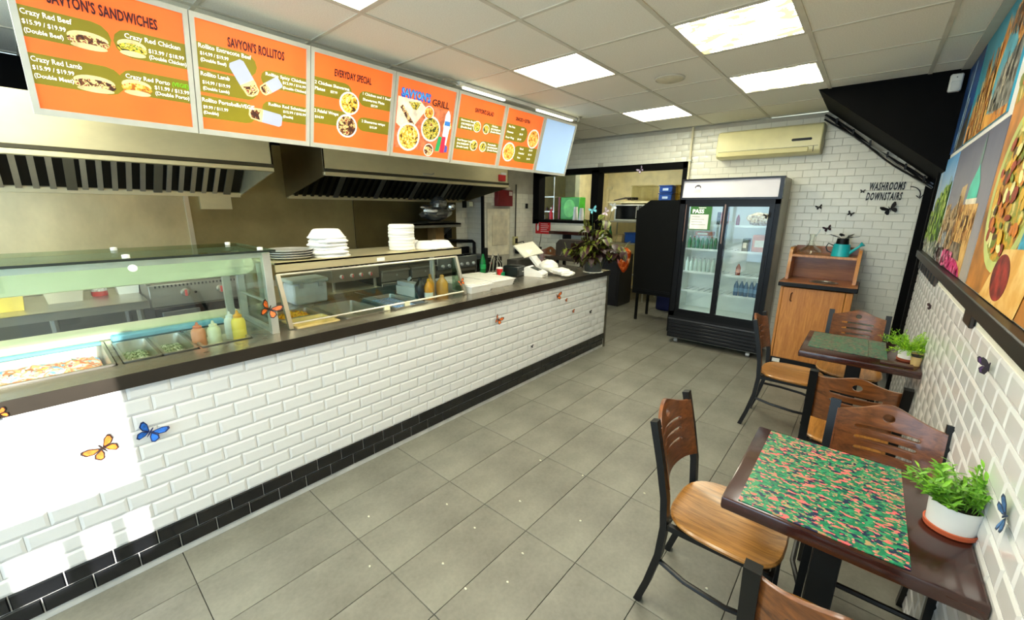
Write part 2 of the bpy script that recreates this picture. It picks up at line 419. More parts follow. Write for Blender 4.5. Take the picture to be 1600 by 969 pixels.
def lamp_mat(kind):
    t = NT('lamp_'+kind); v = t.coords(); e = t.n('ShaderNodeEmission'); e.inputs[1].default_value = LAMP
    if kind == 'plain': e.inputs[0].default_value = (1, .965, .74, 1)
    else:
        if kind == 'ribbed': nz = t.noise(t.coords((11, 1.2, 1)), 1.0, 1); cc = t.ramp(nz, [(.44, (250, 246, 216)), (.56, (74, 72, 58))])
        else: nz = t.noise(t.coords((3, 6, 1)), 2.2, 2, .5, 1.0); cc = t.ramp(nz, [(.52, (255, 252, 238)), (.55, (92, 86, 46))])
        t.l(cc, e.inputs[0])
    t.l(e.outputs[0], t.out.inputs[0]); return t.m
LM = {k: lamp_mat(k) for k in ('plain', 'ribbed', 'patchy')}
LL = {(0, -1): 'square ceiling light panel nearest the menu boards and cut by the top edge', (0, 2): 'square ceiling light panel right of the grill menu board',
      (0, 5): 'square ceiling light panel farthest back, left of the round speaker', (2, 2): 'patchy ceiling light panel cut by the top edge of the photo',
      (2, 4): 'ceiling light panel with ribbed shine nearest the dark soffit', (2, -1): 'ceiling light panel behind the photographer on the table side',
      (2, -4): 'ceiling light panel by the barred side window', (-2, -3): 'ceiling light panel over the near counter end', (0, -4): 'ceiling light panel in the middle by the shop front'}
for (i, j), lab in LL.items():
    x0, y0 = CX0+i*CP, CY0+j*CP
    t = thing('ceiling_light', (x0+CP/2, y0+CP/2, CZ), lab, 'light')
    f = MB()
    for a, b_ in (((-.297, -.297), (.297, -.28)), ((-.297, .28), (.297, .297)), ((-.297, -.28), (-.28, .28)), ((.28, -.28), (.297, .28))): f.box((*a, .001), (*b_, .014))
    f.build('light_frame', bar, t)
    MB().box((-.282, -.282, .006), (.282, .282, .012)).build('diffuser', LM['ribbed' if (i, j) == (2, 4) else 'patchy' if (i, j) == (2, 2) else 'plain'], t)
t = thing('kitchen_light', (-3.4, 7.0, CZ), 'ceiling light in the back kitchen above the pass-through', 'light')
MB().box((-.6, -.14, -.03), (.6, .14, 0)).build('diffuser', LM['plain'], t); MB().box((-.62, -.16, -.012), (.62, .16, 0)).build('light_frame', bar, t)
t = thing('ceiling_speaker', (-1.42, 3.57, CZ), 'round cream ceiling speaker between the light panels', 'speaker')
MB().lathe([(.105, 0), (.105, -.006), (.095, -.012), (.02, -.016)], n=28).build('grille', P((206, 198, 168), .6), t)
MB().lathe([(.115, .002), (.115, -.005), (.106, -.008), (.106, .002)], n=28, cap=False).build('rim', bar, t)
for x, y, lab in ((-2.73, 4.32, 'sprinkler head on the ceiling past the blue screen'),):
    t = thing('sprinkler', (x, y, CZ), lab, 'sprinkler'); MB().lathe([(.035, 0), (.03, -.008), (.008, -.012), (.008, -.045), (.018, -.05), (.018, -.053)], n=12).build('head', ss, t)

# ------------------------------------------------------------------ service counter
CT = .965
ctr = thing('service_counter', (-2.7, 1.9, 0), 'long white-tiled service counter with dark steel top and black tile base', 'counter')
o = (-2.7, 1.9, 0)
MB(o).box((-3.28, -1.6, .03), (XC-.012, 4.455, .80)).build('body', P((60, 58, 52), .6), ctr)
g_ = MB(o); g_.box((XC-.012, -1.6, .0), (XC-.003, 4.455, .912)); g_.build('grout_board', P((196, 196, 190), .8), ctr)
fr = (Vector((XC-.003, 0, 0))-Vector(o), (0, 1, 0), (0, 0, 1), (1, 0, 0))
tile_field(ctr, 'base_tile', (fr[0], *fr[1:]), 2, .034, .0735, .1505, lambda j: .219-.076*j, (-1.6, 4.45), black_tile, th=.009, bev=.004, gap=.004)
fo = (Vector((XC-.003, -0, 0))-Vector(o))
def ctr_field():
    global CAMP
    keep = CAMP; CAMP = keep-Vector(o)
    tile_field(ctr, 'white_tile', (fo, *fr[1:]), 10, .181, .0735, .1505, lambda j: .073+.0753*(j % 2), (-.45, 4.45), white_tile, th=.007, bev=.011, gap=.0018)
    CAMP = keep
ctr_field()
top = steel((166, 160, 146), .24, (1, 1, 1), .08)
ct_ = MB(o)
ct_.box((-2.47, -1.6, .93), (-2.30, 2.03, CT)); ct_.box((-3.30, 2.03, .93), (-2.30, 4.48, CT)); ct_.box((-3.30, -1.6, .93), (-2.985, 2.03, CT))
for y0, y1 in ((-1.6, -.36), (.155, .172), (.462, .47), (.70, .93), (1.205, 1.24), (1.552, 1.61), (1.90, 2.03)): ct_.box((-2.985, y0, .93), (-2.47, y1, CT))
ct_.box((-2.985, .172, .93), (-2.90, .70, CT))
ct_.build('countertop', top, ctr)
MB(o).box((-2.985, -1.6, .79), (-2.47, 2.03, .80)).build('well_floor', ss_dull, ctr)
MB(o).box((-2.300, -1.6, .905), (-2.294, 4.484, CT+.001)).build('edge_band', P((50, 44, 37), .35, .2, spec=.3), ctr)
for y in (1.72, 2.48, 2.79): MB(o).box((-3.25, y-.003, CT), (-2.292, y+.003, CT+.0015)).build('seam_strip', ss, ctr)
MB(o).box((-3.28, 4.456, 0), (XC+.008, 4.482, .93)).build('end_panel', P((70, 66, 56), .4, .3), ctr)
MB(o).box((XC-.002, 4.45, 0), (XC+.012, 4.478, .93)).build('corner_strip', P((104, 100, 86), .3, .8), ctr)

# ------------------------------------------------------------------ pans and food in the wells
def pan(name, x0, x1, y0, y1, depth, label, mat=ss, z=CT, group=None, cat='pan'):
    cx, cy = (x0+x1)/2, (y0+y1)/2; t = thing(name, (cx, cy, z), label, cat, group)
    hx, hy = (x1-x0)/2, (y1-y0)/2; b = MB()
    def rr(x, y, r, zz):
        R = []
        for sx, sy, a in ((1, 1, 0), (-1, 1, PI/2), (-1, -1, PI), (1, -1, 3*PI/2)):
            for k in range(4): R.append(b._v((sx*(x-r)+r*math.cos(a+k*PI/6), sy*(y-r)+r*math.sin(a+k*PI/6), zz)))
        return R
    b.loft([rr(hx, hy, .012, -.004), rr(hx, hy, .012, .004), rr(hx-.012, hy-.012, .02, .005), rr(hx-.02, hy-.02, .025, -depth), rr(.01, .01, .004, -depth-.001)], cap=False)
    b.build('tray', mat, t); return t
def heap(t, hx, hy, z, h, mat, n=14, seed=0, name='food', amp=.5, kind='stuff'):
    b = MB(); R = random.Random(seed); V = []
    for i in range(n+1):
        for j in range(n+1):
            x, y = -1+2*i/n, -1+2*j/n; e = max(0, 1-max(abs(x), abs(y))**4)
            V.append(b._v((x*hx, y*hy, z+h*e*(1-amp+amp*R.random()))))
    for i in range(n):
        for j in range(n): b.b.faces.new((V[i*(n+1)+j], V[(i+1)*(n+1)+j], V[(i+1)*(n+1)+j+1], V[i*(n+1)+j+1]))
    return b.build(name, mat, t, sharp=25, kind=kind)
t = pan('food_pan', -2.96, -2.49, -.35, .15, .11, 'large salad pan of orange and blue bits at far left', ss)
heap(t, .20, .22, -.065, .05, multi([(0, (84, 150, 206)), (.36, (206, 206, 190)), (.43, (222, 110, 66)), (.50, (236, 170, 110)), (.55, (190, 196, 190)), (.59, (206, 70, 50)), (.64, (226, 180, 70))], 16, 2), 18, 1)
MB().box((-.235, -.24, -.005), (-.20, .24, .012), .004).build('blue_rim', P((116, 178, 206), .5), t)
t = pan('food_pan', -2.89, -2.49, .176, .315, .06, 'left of two small pans of chopped herbs'); heap(t, .15, .05, -.05, .03, multi([(0, (84, 96, 60)), (.45, (150, 160, 120)), (.55, (206, 206, 186))], 50), 14, 2)
t = pan('food_pan', -2.89, -2.49, .318, .458, .06, 'right of two small pans of chopped herbs'); heap(t, .15, .05, -.05, .03, multi([(0, (104, 116, 84)), (.5, (176, 178, 150)), (.6, (216, 214, 200))], 50), 14, 3)
t = pan('bottle_tray', -2.89, -2.49, .472, .698, .05, 'shallow steel tray under the squeeze bottles', cat='tray')
MB((-2.69, .585, CT)).box((-2.985, .18, CT+.001), (-2.925, .69, CT+.03), .006).build('blue_rim', P((116, 178, 206), .5), t)
t = pan('food_pan', -2.98, -2.73, .935, 1.20, .08, 'pan of bright yellow rice behind the slanted glass'); heap(t, .105, .11, -.07, .09, multi([(0, (222, 140, 10)), (.45, (246, 176, 20)), (.56, (255, 206, 60))], 60), 22, 4, 'rice')
t = pan('food_pan', -2.725, -2.475, .935, 1.20, .05, 'shallow cream-coloured empty pan in front of the rice', P((226, 202, 140), .3, .3))
t = pan('food_pan', -2.98, -2.475, 1.243, 1.55, .10, 'empty deep steel pan between rice and blue pan')
t = pan('food_pan', -2.98, -2.475, 1.612, 1.895, .07, 'steel pan lined with blue perforated mat')
bl = MB(); bl.box((-.225, -.115, -.04), (.225, .115, -.03)); bl.build('blue_mat', P((40, 120, 236), .5), t)
dz = MB()
for i in range(16):
    for j in range(8): dz.box((-.215+i*.027, -.105+j*.027, -.0305), (-.197+i*.027, -.09+j*.027, -.02))
dz.build('mat_nubs', P((178, 206, 240), .4), t, kind='stuff')

# ------------------------------------------------------------------ glass display case
GC = (-2.76, .2, CT)
t = thing('display_case', GC, 'glass-topped refrigerated display case with steel posts, left end of counter', 'display case')
for x, y in ((-2.485, .815), (-2.975, .815), (-2.485, -.5), (-2.975, -.5)): MB(GC).box((x-.02, y-.02, CT), (x+.02, y+.02, 1.425), .002).build('post', alu, t)
r_ = MB(GC)
for x in (-2.485, -2.975): r_.box((x-.015, -.5, 1.40), (x+.015, .815, 1.425)); 
for y in (.815,): r_.box((-2.975, y-.012, CT), (-2.485, y+.012, CT+.025)); r_.box((-2.975, y-.012, 1.40), (-2.485, y+.012, 1.425))
r_.build('rail', alu, t)
MB(GC).box((-3.10, -.55, 1.428), (-2.45, .86, 1.438)).build('top_glass', green_glass, t)
MB(GC).box((-2.4497, -.55, 1.4275), (-2.449, .86, 1.4385)).build('glass_edge', P((22, 34, 28), .2), t)
MB(GC).box((-2.468, -.48, .985), (-2.463, .795, 1.425)).build('front_glass', clear, t)
MB(GC).box((-3.03, .835, .985), (-2.50, .84, 1.42)).build('end_glass', clear, t)
for x, y in ((-2.5, .26), (-2.5, .80), (-2.98, .27), (-2.98, .78)):
    MB(GC).lathe([(.014, 0), (.014, .014), (.005, .016)], (x, y, 1.438), 12).build('clamp', P((230, 230, 226), .3), t)
MB(GC).lathe([(.016, 0), (.016, .01), (.006, .013)], (-2.463, .27, 1.395), 14, 'x').build('clamp', P((244, 244, 240), .4), t)
lid = MB(GC); fr2 = ((-2.95, -.5, 1.25), (0, 1, 0), (-.25, 0, 1), (1, 0, .25))
lid.prism([(0, 0), (1.34, 0), (1.38, .02), (1.395, .05), (1.385, .10), (1.37, .118), (0, .118)], fr2, .03); lid.build('lid', cream, t)
MB(GC).box((-2.99, .72, 1.0), (-2.96, .76, 1.26)).build('lid_arm', alu, t)
MB(GC).box((-2.94, .80, 1.14), (-2.55, .812, 1.15)).build('shelf_bar', alu, t)
t = thing('cutting_board', (-3.1, .2, CT), 'long cream cutting board along the back of the display case', 'cutting board')
MB((-3.1, .2, CT)).box((-3.22, -.5, CT+.001), (-3.0, .82, 1.0), .006).build('board', cream, t)
MB((-3.1, .2, CT)).box((-3.0, .2, .985), (-2.985, .27, 1.0)).build('catch', alu, t)
def bottle(x, y, h, r, col, cap, label, neck=.3, z=CT-.045, liquid=None):
    t = thing('squeeze_bottle', (x, y, z), label, 'bottle', 'squeeze bottles')
    MB().lathe([(r*.9, 0), (r, .006), (r, h*.66), (r*.85, h*.74), (r*.55, h*.79), (r*.5, h*.80)], n=18).build('body', P(col, .35, var=.03), t)
    MB().lathe([(r*.62, h*.79), (r*.62, h*.86), (r*.3, h*.89), (r*.12, h), (r*.1, h)], n=14).build('nozzle', P(cap, .4, var=.03), t)
    return t
bottle(-2.62, .49, .15, .032, (226, 148, 104), (222, 120, 80), 'squeeze bottle of orange sauce in the display case')
bottle(-2.60, .555, .15, .031, (222, 226, 192), (228, 230, 200), 'squeeze bottle of pale green sauce in the display case')
bottle(-2.72, .665, .16, .03, (232, 232, 222), (236, 236, 230), 'white squeeze bottle behind the yellow bottle')
bottle(-2.58, .668, .19, .034, (242, 216, 92), (232, 166, 40), 'tall yellow squeeze bottle with orange cap')

# ------------------------------------------------------------------ sneeze guard with shelf
SG = (-2.8, 1.63, CT)
t = thing('sneeze_guard', SG, 'slanted glass sneeze guard carrying a long steel shelf', 'sneeze guard')
for y in (.905, 2.29): MB(SG).tube([(-2.49, y, CT), (-2.60, y, 1.275)], .012, 4).build('front_leg', ss, t)
for y in (.93, 2.1, 2.33): MB(SG).tube([(-2.98 if y != 2.1 else -2.66, y, CT), (-2.98 if y != 2.1 else -2.66, y, 1.31)], .013, 8).build('post', ss, t)
MB(SG).tube([(-2.60, .90, 1.275), (-2.60, 2.30, 1.275)], .008, 6).build('top_rail', ss, t)
MB(SG).tube([(-2.497, .90, CT+.03), (-2.497, 2.30, CT+.03)], .007, 6).build('bottom_rail', ss, t)
gl = MB(SG); gl.prism([(.92, 0), (2.275, 0), (2.275, 1), (.92, 1)], ((-2.50, 0, 1.0), (0, 1, 0), (-.098, 0, .272), (1, 0, .36)), .004); gl.build('slanted_glass', clear, t)
eg = MB(SG); eg.prism([(-2.60, 1.265), (-2.66, 1.30), (-2.66, CT+.02), (-2.5, CT+.02)], ((0, 2.30, 0), (1, 0, 0), (0, 0, 1), (0, 1, 0)), .004); eg.build('end_glass', green_glass, t)
sh = MB(SG); sh.box((-3.12, .90, 1.335), (-2.60, 2.36, 1.345)); sh.box((-2.61, .90, 1.292), (-2.60, 2.36, 1.345)); sh.box((-3.12, .90, 1.30), (-3.11, 2.36, 1.345)); sh.build('shelf', ss_warm, t)
for y in (1.55, 1.72): MB(SG).box((-2.51, y-.022, CT), (-2.49, y+.022, CT+.035)).build('glass_clip', P((222, 220, 186), .4), t)
MB(SG).box((-2.598, 1.56, 1.30), (-2.594, 1.62, 1.325)).build('tag', white_plastic, t)
MB(SG).tube([(-3.1, 2.26, 1.33), (-2.62, 2.36, 1.33)], .012, 6).build('end_rail', ss, t)
# things on the shelf
SZ = 1.346
for k in range(4):
    lab = ['round steel plate at the bottom of the stack on the shelf', 'round steel plate second from the bottom of the shelf stack',
           'round steel plate third from the bottom of the shelf stack', 'round steel plate on top of the stack on the shelf'][k]
    q = MB().lathe([(.10, 0), (.105, .002), (.135, .010), (.142, .014), (.142, .017), (.132, .014), (.102, .006), (.01, .005)], n=32).build('steel_plate', P((206, 205, 198), .3, .55), None)
    q.location = (-2.80+.004*(k % 2), 1.07-.003*k, SZ+k*.0145); tag(q, lab, 'plate', 'plates stacked on the shelf')
def clam(x, y, z, s, lab, grp, rz=0, sc_=(1, 1), lid=True):
    b = MB(); n = 4
    def rg(hx, hy, c, zz): 
        return [b._v(p) for p in [(hx-c, -hy, zz), (hx, -hy+c, zz), (hx, hy-c, zz), (hx-c, hy, zz), (-hx+c, hy, zz), (-hx, hy-c, zz), (-hx, -hy+c, zz), (-hx+c, -hy, zz)]]
    hx, hy = s*sc_[0], s*sc_[1]
    b.loft([rg(hx, hy, .035*hx/.1, 0), rg(hx*1.03, hy*1.03, .03*hx/.1, .008), rg(hx*.98, hy*.98, .035*hx/.1, .014), rg(hx*.80, hy*.80, .045*hx/.1, .055), rg(hx*.72, hy*.72, .045*hx/.1, .062)])
    q = b.build('foam_container', foam); q.location = (x, y, z); q.rotation_euler = (0, 0, rz); return tag(q, lab, 'takeout box', grp)
nm = ['bottom', 'second', 'third', 'fourth', 'fifth', 'sixth', 'top']
for k in range(6):
    clam(-2.73+.004*math.sin(k*2), 1.285+.004*math.cos(k*3), SZ+k*.024, .108-.002*k, 'white foam clamshell %s in the left stack on the shelf' % (nm[k] if k < 5 else 'on top'), 'left stack of foam boxes', .08*math.sin(k*5))
for k in range(8):
    b = MB(); b.lathe([(.085, 0), (.098, .006), (.1, .02), (.092, .03), (.092, .034), (.02, .036)], n=24); q = b.build('foam_container', foam)
    q.location = (-2.77+.003*math.sin(k*3), 1.89+.003*math.cos(k*2), SZ+k*.0235)
    tag(q, 'white round foam bowl %s in the right stack on the shelf' % (['lowest', 'second', 'third', 'fourth', 'fifth', 'sixth', 'seventh', 'topmost'][k]), 'takeout box', 'right stack of foam bowls')
clam(-2.72, 2.10, SZ, .10, 'white open foam clamshell lying at the end of the shelf', 'loose foam on the shelf', .3, (1.1, .9))
clam(-2.72, 2.225, SZ, .098, 'white foam clamshell at the very end of the shelf', 'loose foam on the shelf', -.1, (1.1, .9))
clam(-2.90, 2.05, SZ, .09, 'white foam lid behind the open clamshell on the shelf', 'loose foam on the shelf', .7)
# cooler box and things right of the wells
t = thing('cooler_box', (-3.2, 1.29, CT), 'white lidded cooler box under the left half of the shelf', 'box')
q = (-3.2, 1.29, CT); MB(q).box((-3.28, 1.17, CT), (-3.09, 1.42, 1.12), .012).build('body', P((222, 228, 234), .4), t); MB(q).box((-3.29, 1.16, 1.12), (-3.08, 1.43, 1.15), .008).build('lid', P((206, 214, 206), .4), t)
for y in (1.22, 1.36): MB(q).box((-3.079, y-.015, 1.09), (-3.07, y+.015, 1.125)).build('latch', P((196, 200, 206), .4), t)
t = thing('napkin_box', (-2.84, 2.0, CT), 'white box of napkins behind the dark sauce bottle', 'box')
q = (-2.84, 2.0, CT); MB(q).box((-2.95, 1.93, CT), (-2.70, 2.02, 1.04), .004).build('carton', white_plastic, t)
MB(q).box((-2.945, 1.94, 1.04), (-2.71, 2.01, 1.075), .003).build('napkins', foam, t); MB(q).prism([(0, 0), (.04, .03), (.02, .045), (-.02, .02)], ((-2.83, 1.97, 1.075), (1, 0, 0), (0, .2, 1), (0, 1, 0)), .004).build('napkin_corner', foam, t)
def sauce(x, y, h, r, col, cap, lab, name='sauce_bottle', tri=True):
    t = thing(name, (x, y, CT), lab, 'bottle', 'sauce bottles')
    MB().lathe([(r*.92, 0), (r, .008), (r, h*.58), (r*.8, h*.68), (r*.32, h*.85), (r*.3, h*.88)], n=14).build('body', P(col, .2, var=.06), t)
    MB().lathe([(r*.36, h*.87), (r*.36, h*.95), (r*.12, h)], n=10).build('cap', P(cap, .4), t); return t
sauce(-2.66, 1.965, .17, .045, (38, 34, 22), (20, 20, 18), 'dark green-black sauce bottle beside the blue pan')
t = sauce(-2.60, 2.0, .16, .034, (224, 150, 26), (244, 176, 30), 'yellow sauce bottle with white label'); MB().lathe([(.0355, .012), (.0355, .05)], n=14, cap=False).build('label_band', white_plastic, t)
sauce(-2.68, 2.08, .18, .035, (196, 140, 40), (206, 150, 50), 'amber sauce bottle behind the yellow bottle')
sauce(-2.625, 2.16, .17, .05, (212, 158, 74), (214, 160, 80), 'wide tan sauce bottle at the end of the glass guard')
def trayset(x0, x1, y0, y1, z, lab):
    t = thing('compartment_tray', ((x0+x1)/2, (y0+y1)/2, z), lab, 'tray', 'white compartment trays'); hx, hy = (x1-x0)/2, (y1-y0)/2
    b = MB()
    R = [[b._v((sx*a, sy*c, zz)) for sx, sy in ((-1, -1), (1, -1), (1, 1), (-1, 1))] for a, c, zz in ((hx*.9, hy*.88, 0), (hx*.96, hy*.96, .055), (hx, hy, .058), (hx, hy, .064))]
    b.loft(R); b.build('tray_body', P((228, 229, 226), .4, var=.02), t)
    for k in range(2):
        for j in range(2): MB().box((-hx*.9+k*hx*.92, -hy*.86+j*hy*.88, .064), (-hx*.04+k*hx*.92, -hy*.04+j*hy*.88, .074), .005).build('raised_lid', P((218, 218, 208), .4, var=.02), t)
    return t
trayset(-2.99, -2.45, 2.335, 2.60, CT, 'white compartment tray next to the glass guard leg')
trayset(-3.0, -2.49, 2.61, 2.95, CT, 'white compartment tray nearer the red cup')
# pay desk
t = thing('drink_cup', (-2.93, 3.2, CT), 'red paper cup with white lid behind the white trays', 'cup')
MB().lathe([(.024, 0), (.033, .085)], n=16).build('cup', P((210, 28, 34), .4), t); MB().lathe([(.035, .085), (.035, .095), (.025, .1), (.02, .1)], n=16).build('lid', white_plastic, t)
t = thing('soda_bottle', (-3.18, 3.2, CT), 'green soda bottle standing left of the tablet', 'bottle')
MB().lathe([(.03, 0), (.033, .01), (.033, .12), (.03, .15), (.012, .2), (.012, .22)], n=14).build('bottle', P((10, 108, 50), .15), t); MB().lathe([(.034, .06), (.034, .11)], n=14, cap=False).build('label_band', P((30, 150, 80), .4), t)
t = thing('receipt_printer', (-2.86, 3.36, CT), 'black receipt printer left of the card terminal', 'printer', rz=.15)
MB().box((-.10, -.08, 0), (.10, .08, .11), .012).build('case', P((10, 22, 22), .35), t); MB().box((-.07, -.05, .11), (.07, .05, .116), .004).build('cover', P((30, 34, 32), .4), t); MB().box((.1, .0, .05), (.102, .03, .056)).build('light', P((210, 214, 210), .4), t)
MB().box((-.13, -.16, 0), (-.06, -.09, .045), .004).build('green_block', P((20, 150, 96), .4), t)
t = thing('card_terminal', (-2.68, 3.52, CT), 'white card terminal with grey slanted screen', 'card terminal', rz=.25)
b = MB(); b.prism([(-.11, 0), (.10, 0), (.10, .03), (.07, .05), (-.09, .10), (-.11, .09)], ((0, -.085, 0), (1, 0, 0), (0, 0, 1), (0, 1, 0)), .17); b.build('case', white_plastic, t)
MB().prism([(-.05, -.055), (.05, -.055), (.05, .055), (-.05, .055)], ((-.005, 0, .0785), (.95, 0, -.30), (0, 1, 0), (.30, 0, .95)), .002).build('screen', P((70, 76, 76), .2), t)
MB().box((.1, -.04, .008), (.102, .04, .014)).build('slot', black, t)
t = thing('sale_tablet', (-2.90, 3.76, CT), 'white point-of-sale tablet on a slanted stand', 'tablet', rz=.0)
MB().box((-.09, -.16, 0), (.11, .20, .02), .006).build('base', white_plastic, t)
MB().prism([(-.055, 0), (.055, 0), (.055, .27), (-.055, .27)], ((.07, .06, .015), (0, 1, 0), (-.62, -.25, .78), (.78, 0, .62)), .03).build('stand', white_plastic, t)
MB().prism([(-.17, -.10), (.15, -.10), (.15, .11), (-.17, .11)], ((-.10, .03, .235), (.10, .97, .10), (-.80, 0, .58), (.6, -.05, .8)), .016).build('screen_case', P((226, 222, 204), .4, var=.02), t)
MB().prism(ell(0, 0, .02, .02, 14), ((.028, .055, .16), (0, 1, 0), (-.62, 0, .78), (.78, 0, .62)), .004).build('logo_ring', P((60, 60, 60), .4), t)
MB().box((.10, .03, .02), (.125, .12, .07), .004).build('card_reader', P((24, 26, 28), .3), t)
MB().box((-.28, -.16, .0), (-.12, .2, .13), .004).build('drawer', P((54, 52, 48), .4), t)
b = MB(); R = random.Random(5)
def blob(b, c, rx, ry, rz, seed, n=10, m=14, amp=.25):
    R = random.Random(seed); rings = []
    for i in range(1, n):
        a = PI*i/n; rings.append([b._v((c[0]+rx*math.sin(a)*math.cos(2*PI*k/m)*(1+amp*(R.random()-.5)), c[1]+ry*math.sin(a)*math.sin(2*PI*k/m)*(1+amp*(R.random()-.5)), c[2]-rz*math.cos(a)*(1+amp*(R.random()-.5)))) for k in range(m)])
    b.loft(rings)
t = thing('plastic_bag', (-2.62, 3.72, CT), 'crumpled white plastic bag spread over the counter edge', 'bag')
q = (-2.62, 3.72, CT); b = MB(q); blob(b, (-2.68, 3.74, CT+.083), .10, .12, .07, 3); b.build('body', P((238, 236, 226), .5, var=.03), t, sharp=15)
b = MB(q); blob(b, (-2.50, 3.70, CT+.05), .14, .08, .038, 5, amp=.4); blob(b, (-2.37, 3.66, CT+.038), .06, .10, .028, 8, amp=.4); b.build('handles', P((232, 230, 218), .5, var=.03), t, sharp=15)
# cables behind the till
t = thing('cable_holder', (-3.22, 3.36, CT), 'tangle of dark cables and a thin clip stand by the tablet', 'cables')
MB().box((-.02, -.10, 0), (.02, -.06, .28)).build('holder', black, t)
for k in range(5): MB().tube([(0, -.02+.03*k, 0), (.01, .0+.03*k, .12+.02*k), (-.02, .06+.03*k, .2-.02*k), (0, .12+.025*k, .08), (0, .13+.02*k, 0)], .006, 5).build('cable', black_metal if k % 2 else P((150, 148, 136), .4), t)
MB().tube([(.1, -.06, 0), (.1, -.06, .16)], .006, 6).build('clip_pole', ss, t); MB().lathe([(.012, -.004), (.02, 0), (.012, .004)], (.1, -.06, .175), 12, 'x').build('clip_ring', ss, t)
MB().box((.05, -.12, 0), (.14, -.02, .01)).build('clip_base', white_plastic, t)

# ------------------------------------------------------------------ lit menu boards
def lit(col, e=.9, var=.05, scale=6):
    return P(col, .5, var=var, scale=scale, emis=e)
OR = lit((240, 104, 40), .42, .05, 5); OL = lit((122, 112, 18), .36, .06, 5); DK = P((62, 14, 26), .6, var=.05, emis=.1); WT = lit((252, 250, 240), .42, .01)
GRN = lit((110, 190, 30), .45, .03); BOWL = lit((214, 216, 210), .32, .02); WRAP = lit((176, 182, 208), .2, .02)
F_meat = multi([(0, (60, 30, 20)), (.42, (110, 60, 30)), (.5, (226, 200, 130)), (.58, (150, 60, 40)), (.65, (240, 226, 190))], 34, 2, emis=.32)
F_grn = multi([(0, (50, 60, 16)), (.42, (226, 190, 60)), (.5, (96, 120, 30)), (.56, (240, 214, 120)), (.64, (120, 50, 30))], 34, 2, emis=.32)
F_rice = multi([(0, (70, 44, 16)), (.40, (214, 160, 40)), (.5, (240, 206, 90)), (.58, (250, 232, 160)), (.66, (110, 70, 24))], 40, 2, emis=.32)
F_chip = multi([(0, (170, 90, 20)), (.42, (230, 160, 50)), (.52, (250, 206, 110)), (.64, (214, 70, 40))], 36, 2, emis=.32)
F_bun = lit((226, 196, 140), .36, .12, 20)
SCREEN = lit((168, 200, 240), .34, .02, 2)
frame_m = P((204, 204, 194), .4, .2, var=.03)
BX, BZ, BH = -2.92, 2.06, .58
bu = Vector((.15, 0, .56)).normalized(); bn = Vector((.56, 0, -.15)).normalized(); br = Vector((0, 1, 0))
LB = ['orange lit menu board of sandwiches at far left', 'orange lit menu board of wraps, second from left', 'orange lit menu board of everyday specials',
      'orange lit menu board with grill logo and plates', 'orange lit menu board of salads', 'orange lit menu board of snacks and extras', 'blank pale blue lit screen at the end of the menu boards']
BW = .605; boards = []
